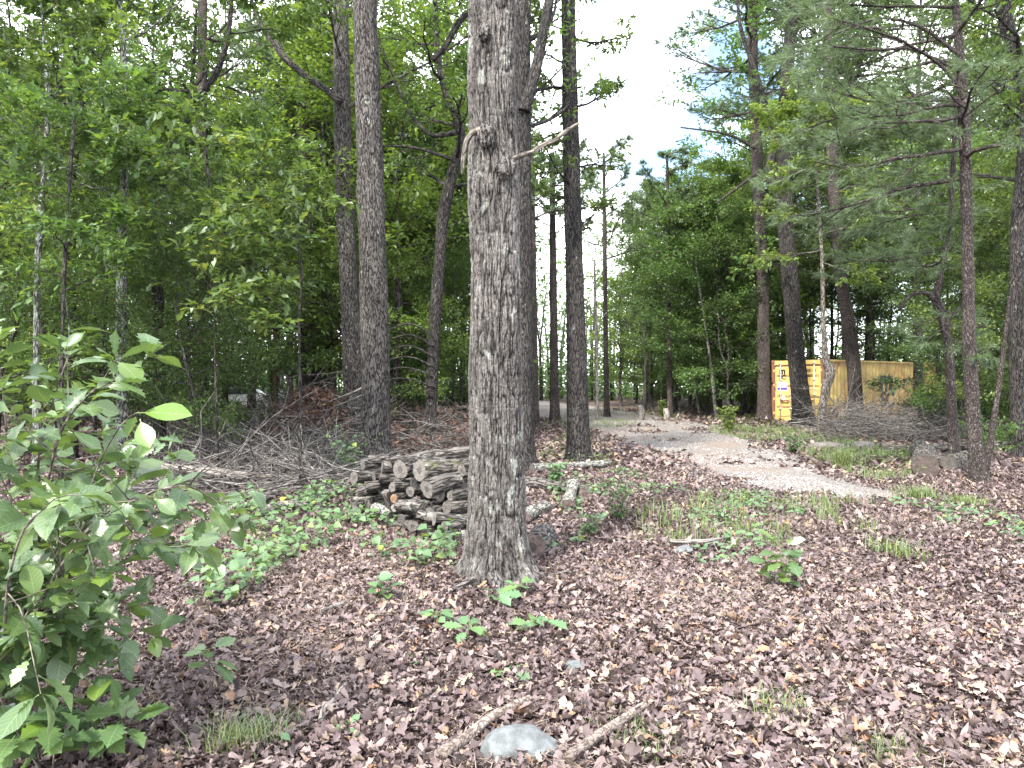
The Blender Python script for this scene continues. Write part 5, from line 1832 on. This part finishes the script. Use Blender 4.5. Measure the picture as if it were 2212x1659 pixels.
SD = [
    ('oak_seedling', 110, 1715, .33, 30, .18, 'low broad-leaved seedling in the bottom left corner', LF_LOBE, 'leaf_near', .45, 3),
    ('oak_seedling', 262, 1665, .28, 20, .17, 'broad-leaved seedling right of the one in the bottom left corner', LF_LOBE, 'leaf_near', .4, 2),
    ('oak_seedling', 465, 1505, .26, 9, .14, 'dark seedling on a thin upright stem right of the shrub base', LF_LOBE, 'leaf_near', .35, 1),
    ('oak_seedling', 1690, 1275, .40, 34, .17, 'dark leafy seedling with one white leaf standing alone at right', LF_LOBE, 'leaf_near', .85, 4),
    ('maple_seedling', 1010, 1402, .14, 9, .15, 'flat pale green seedling in the leaves below the big oak', LF_LOBE, 'leaf_ground', .3, 1),
    ('maple_seedling', 1160, 1388, .14, 10, .15, 'seedling with spread leaves right of the flat pale one below the big oak', LF_LOBE, 'leaf_ground', .3, 2),
    ('maple_seedling', 1075, 1322, .16, 9, .14, 'bright seedling just in front of the foot of the big oak', LF_LOBE, 'leaf_ground', .4, 1),
    ('maple_seedling', 1120, 1290, .12, 9, .13, 'flat seedling touching the right foot of the big oak', LF_LOBE, 'leaf_ground', .3, 1),
    ('maple_seedling', 940, 1368, .15, 12, .10, 'bluish seedling in the leaves left of the flat pale one', LF_BROAD, 'leaf_ground', .4, 1),
    ('maple_seedling', 1105, 1480, .07, 4, .13, 'single flat lobed leaf seedling near the small angular stone', LF_LOBE, 'leaf_ground', .3, 1),
    ('maple_seedling', 825, 1310, .20, 18, .10, 'round-leaved seedling in front of the vine patch', LF_HEART, 'leaf_ground', .7, 2),
    ('maple_seedling', 908, 1455, .05, 5, .05, 'tiny seedling under the curved grey twig', LF_BROAD, 'leaf_ground', .4, 1),
    ('maple_seedling', 750, 1605, .06, 6, .07, 'small bright seedling right of the grass tuft at the bottom', LF_BROAD, 'leaf_ground', .4, 1),
    ('maple_seedling', 640, 1640, .05, 5, .07, 'little seedling at the bottom edge by the grass tuft', LF_BROAD, 'leaf_ground', .4, 1),
    ('maple_seedling', 1460, 1305, .05, 6, .06, 'tiny light green plant left below the dark seedling', LF_FERN, 'leaf_ground', .5, 2),
    ('maple_seedling', 1575, 1305, .06, 8, .06, 'tiny feathery plant between the dark seedling and the white stone', LF_FERN, 'leaf_ground', .5, 2),
    ('green_weed', 1335, 1130, .55, 260, .055, 'feathery dark green weed right of the lichen-covered log', LF_OVAL, 'leaf_near', .97, 12),
    ('green_weed', 1195, 1050, .34, 150, .09, 'ferny green clump behind the lichen-covered end-on log', LF_OVAL, 'leaf_ground', .9, 6),
    ('green_weed', 1575, 935, .95, 420, .13, 'bushy light green weed at the far edge of the drive', LF_OVAL, 'leaf_bright', .95, 16),
    ('green_weed', 1715, 985, .48, 220, .09, 'green weed clump between the drive and the bent sapling', LF_OVAL, 'leaf_ground', .9, 9),
    ('green_weed', 1432, 905, 1.0, 180, .16, 'small light green bush across the drive by the stumps', LF_BROAD, 'leaf_bright', .9, 6),
    ('green_weed', 1275, 1165, .30, 120, .06, 'low green weed patch in front of the feathery dark green weed', LF_OVAL, 'leaf_ground', .97, 10),
    ('green_weed', 1560, 1130, .30, 110, .055, 'thin green weed patch below the near end of the drive', LF_OVAL, 'leaf_ground', .97, 12),
    ('green_weed', 1180, 1205, .12, 14, .09, 'round-leaved weed at the right of the dark wood chunk', LF_HEART, 'leaf_ground', .6, 3),
    ('green_weed', 1255, 1190, .10, 10, .09, 'low round-leaved weed further right of the dark wood chunk', LF_HEART, 'leaf_ground', .6, 3),
]
for q, (nm, xd, yd, h_, n_, sz, lab, tm, mt, sp_, stn) in enumerate(SD):
    seedling(nm, xd, yd, h_, n_, sz, lab, 'weed' if nm == 'green_weed' else 'seedling', tm, mt, sp_, q, .55, stn)
# the white undersided leaf on the dark seedling
o = [x for x in C.objects if x.get('label', '').startswith('dark leafy seedling with one white')][0]
b = Acc()
leaves(b, [[.03, -.05, .38]], [[.55, -.5, .35]], [[-.2, -.6, .8]], [.14], LF_BROAD, [.5], (-.1, 0), (.2, .4), .2)
b.build('pale_leaf', plain('pale_leaf_underside', (.26, .32, .26), .6), o, True)

# ------------------------------------------------------------------ ground plants: vines, weeds, grass
def cover(name, label, cat, pts, size, tmpl, mat, seed, hr=(.03, .26), tone=.5, tilt=.35, stalks=True):
    g = np.random.default_rng(seed)
    n = len(pts)
    a = Acc()
    z = gz(pts[:, 0], pts[:, 1])
    h = g.uniform(*hr, n) * (.6 + .8 * np.clip(fbm(np.stack([pts[:, 0] * 2, pts[:, 1] * 2, 0 * z], 1), 2, seed) + .4, 0, 1))
    P = np.stack([pts[:, 0], pts[:, 1], z + h], 1)
    az = g.uniform(0, 2 * PI, n)
    D = np.stack([np.cos(az), np.sin(az), g.normal(-.1, .25, n)], 1)
    Nn = np.stack([g.normal(0, tilt, n), g.normal(-.2, tilt, n), np.ones(n)], 1)
    leaves(a, P, D, Nn, g.uniform(size * .55, size * 1.2, n), tmpl, np.clip(g.normal(tone, .2, n), 0, 1), (-.35, .15), (.05, .5), .3, g=g)
    if stalks:
        k = g.random(n) < .45
        B0 = np.stack([pts[k, 0] + g.normal(0, .03, k.sum()), pts[k, 1] + g.normal(0, .03, k.sum()), z[k] - .01], 1)
        T_ = P[k]
        s_ = np.array([.0016, 0, 0])
        V = np.stack([B0 - s_, B0 + s_, T_], 1).reshape(-1, 3)
        a.add(V, None, np.arange(len(V)).reshape(-1, 3), rnd=.3)
    return tag(a.build(name, M[mat], None, True), label, cat, kind='stuff')


def region(n, poly, seed, dens=None):
    """random ground points inside a polygon read from the photograph"""
    g = np.random.default_rng(seed)
    W_ = np.array([GP(x, y)[:2] for x, y in poly])
    lo, hi = W_.min(0), W_.max(0)
    p = g.uniform(lo, hi, (n * 6, 2))
    inside = np.zeros(len(p), bool)
    j = len(W_) - 1
    for i in range(len(W_)):
        xi, yi = W_[i]
        xj, yj = W_[j]
        c = ((yi > p[:, 1]) != (yj > p[:, 1])) & (p[:, 0] < (xj - xi) * (p[:, 1] - yi) / (yj - yi + 1e-9) + xi)
        inside ^= c
        j = i
    p = p[inside]
    if dens is not None:
        p = p[fbm(np.stack([p[:, 0] * dens[0], p[:, 1] * dens[0], 0 * p[:, 0]], 1), 3, seed) > dens[1]]
    return p[:n]


cover('vine_groundcover', 'round-leaved green vines spreading in front of the woodpile', 'vines',
      region(1500, [(370, 1290), (400, 1190), (470, 1120), (560, 1085), (760, 1075), (900, 1130), (990, 1190), (995, 1260), (900, 1245), (800, 1225), (700, 1240), (600, 1270), (520, 1330), (420, 1345)], 81, (1.9, -.02)), .075, LF_HEART, 'leaf_ground', 82, (.03, .28))
cover('climbing_vine', 'small-leaved green vine climbing the left side of the tall grey oak base', 'vines',
      np.column_stack([np.random.default_rng(3).normal(W(752, 950, 12.6)[0], .17, 170), np.random.default_rng(4).normal(12.6, .15, 170)]), .075, LF_HEART, 'leaf_ground', 83, (.1, 1.1), .6)
cover('weeds', 'scattered low green weeds in the leaf litter right of the big oak', 'weeds',
      np.vstack([region(900, [(1180, 1060), (1330, 1000), (1500, 1080), (1640, 1090), (1700, 1180), (1560, 1230), (1350, 1215), (1220, 1160)], 84, (.9, .02)),
                 region(700, [(1560, 1075), (1950, 1090), (2200, 1130), (2300, 1290), (1950, 1270), (1700, 1180)], 85, (.9, .10))]), .085, LF_BROAD, 'leaf_ground', 86, (.02, .13), .45)
cover('roadside_weeds', 'light green weeds along the far side of the drive', 'weeds',
      np.vstack([region(2200, [(1480, 905), (1620, 905), (1800, 950), (1980, 985), (2000, 1040), (1890, 1042), (1760, 1000), (1620, 950)], 87, (.6, -.14)),
                 region(500, [(1150, 1000), (1220, 940), (1300, 960), (1330, 1010), (1200, 1045)], 88, (.8, -.1))]), .09, LF_FERN, 'grass', 89, (.02, .30), .35)


def grass_mesh(pts, h0, h1, seed, blades=7, w=.004, lean=.5, spread=.03):
    g = np.random.default_rng(seed)
    a = Acc()
    n = len(pts) * blades
    b = np.repeat(pts, blades, 0) + g.normal(0, spread, (n, 2))
    z = gz(b[:, 0], b[:, 1])
    az = g.uniform(0, 2 * PI, n)
    h = g.uniform(h0, h1, n)
    ln = g.uniform(.1, lean, n) * h
    dx, dy = np.cos(az) * ln, np.sin(az) * ln
    s_ = np.stack([-np.sin(az), np.cos(az), 0 * az], 1) * w
    B0 = np.stack([b[:, 0], b[:, 1], z - .01], 1)
    M1 = B0 + np.stack([dx * .35, dy * .35, h * .6], 1)
    T_ = B0 + np.stack([dx, dy, h * g.uniform(.75, 1, n)], 1)
    V = np.stack([B0 - s_, B0 + s_, M1 - s_ * .7, M1 + s_ * .7, T_], 1).reshape(-1, 3)
    o = np.arange(n) * 5
    a.add(V, np.stack([o, o + 1, o + 3, o + 2], 1), np.stack([o + 2, o + 3, o + 4], 1), rnd=np.repeat(np.clip(g.normal(.45, .25, n), 0, 1), 5))
    return a


pts = np.vstack([region(900, [(1500, 925), (1700, 930), (1990, 985), (2010, 1040), (1880, 1042), (1740, 990)], 92, (.7, -.05)),
                 region(110, [(1200, 1080), (1330, 1020), (1700, 1110), (1720, 1190), (1420, 1200)], 93, (1.1, .10)),
                 region(90, [(1560, 1060), (1900, 1070), (2212, 1120), (2212, 1200), (1800, 1150)], 94, (1.1, .12)),
                 region(500, [(1150, 930), (1210, 900), (1300, 885), (1500, 890), (1480, 905), (1260, 940)], 95, (.5, -.1))])
tag(grass_mesh(pts, .08, .32, 96).build('grass', M['grass'], None, False), 'thin light green grass along the drive and between the leaves', 'grass', kind='stuff')
for q, (xd, yd, h_, n_, lab) in enumerate((
        (505, 1640, .20, 26, 'grass tuft at the bottom left, right of the corner seedlings'),
        (580, 1615, .15, 14, 'smaller grass tuft right beside the larger one at bottom left'),
        (1820, 1010, .55, 40, 'tall bright grass clump beside the far edge of the drive'),
        (1985, 1078, .30, 34, 'light grass tuft where the drive fades into the leaves'),
        (2090, 1092, .22, 40, 'low pale green grass mat right of the faded drive end'),
        (1388, 1615, .10, 18, 'small dense green tuft at the end of the light brown stick'),
        (1330, 1605, .09, 10, 'tiny grass tuft left of the light brown stick'),
        (1695, 1560, .18, 12, 'dry thin grass tuft at lower right'),
        (1440, 1660, .10, 14, 'grass tuft at the bottom edge right of the light brown stick'),
        (1950, 1205, .26, 16, 'grass tuft at right beyond the dark seedling'),
        (1920, 1640, .14, 12, 'grass tuft in the lower right corner area'))):
    p = GP(xd, yd)
    g = np.random.default_rng(q)
    a_ = grass_mesh(p[None, :2] + g.normal(0, .04 if yd > 1300 else .09, (n_, 2)), h_ * .5, h_, 300 + q, 7, .0022 if yd > 1300 else .005, 1.1, .07)
    for i_ in range(len(a_.V)):
        a_.V[i_] = a_.V[i_] - p
    tag(a_.build('grass_tuft', M['grass'], None, False, p), lab, 'grass tuft')

# ------------------------------------------------------------------ shrub layer of the woods: one of each kind, then copies
def proto_bush(seed, h, mat, size=.15):
    g = np.random.default_rng(seed)
    root = empty('woodland_bush', (0, 0, 0), 'bush', 'bush')
    a, sites = Acc(), []
    for q in range(9):
        az = q * 2.4
        grow(a, sites, [0, 0, -.03], [.55 * math.cos(az), .55 * math.sin(az), 1], h * g.uniform(.6, 1), .014, 0, 2, (6, 3), g, leafn=8)
    a.build('stem', M['twig'], root)
    b = Acc()
    put_leaves(b, sites, size, LF_SIMPLE, g)
    b.build('foliage', mat, root, smooth=False)
    return root


bush = [proto_bush(601, 2.0, M['leaf']), proto_bush(602, 2.2, M['leaf_far']), proto_bush(603, 1.8, M['leaf_bright'])]
first = [True] * 3
bspots = []
gb = np.random.default_rng(606)
for zone, xr, dr, n, sc, grp in (('green bush in the woods left of the tall grey oak, beyond the brush', (-120, 760), (24, 62), 32, (.6, 1.4), 'bushes in the left woods'),
                                 ('green bush in the woods between the tall grey oak and the lone dark trunk', (830, 1180), (26, 60), 14, (.5, 1.1), 'bushes in the middle woods'),
                                 ('green bush at the far side of the drive before the dark woods', (1240, 1650), (37, 62), 20, (.5, 1.2), 'bushes beyond the drive'),
                                 ('green bush under the trees right of the container', (2010, 2350), (22, 50), 12, (.5, 1.1), 'bushes in the right woods')):
    for _ in range(n):
        xd, d = gb.uniform(*xr), gb.uniform(*dr)
        x = (xd * K - 512) * d / FPX
        if on_drive(np.array([x]), np.array([d]), 1.0)[0] or (560 < xd < 640 and d < 32) or (470 < xd < 560 and d < 47) or (1780 < xd < 2030 and d < 41):
            continue
        k = int(gb.integers(3))
        loc, rz, s_ = (x, d, gz(x, d)[0]), gb.uniform(0, 6), gb.uniform(*sc)
        if first[k]:
            first[k] = False
            o = bush[k]
            o.location, o.rotation_euler, o.scale = loc, (0, 0, rz), (s_, s_, s_)
            tag(o, zone, 'bush', grp)
        else:
            copy_tree(bush[k], loc, rz, s_, zone, grp)
for q, (xd, d, s_, k, lab) in enumerate(((505, 19.5, .62, 2, 'bright green bush standing in the brush behind the fallen pale pole'),
                                         (575, 20.5, .55, 2, 'bright green bush right beside the utility pole foot'),
                                         (2140, 15.5, .45, 0, 'green bush under the dark leaning trunk at right'),
                                         (1985, 26, .7, 1, 'dark green bush beside the far end of the container side wall'),
                                         (2040, 23, .8, 0, 'green bush right of the container behind the twisted thin pine'))):
    x = (xd * K - 512) * d / FPX
    copy_tree(bush[k], (x, d, gz(x, d)[0]), q * 1.7, s_, lab)
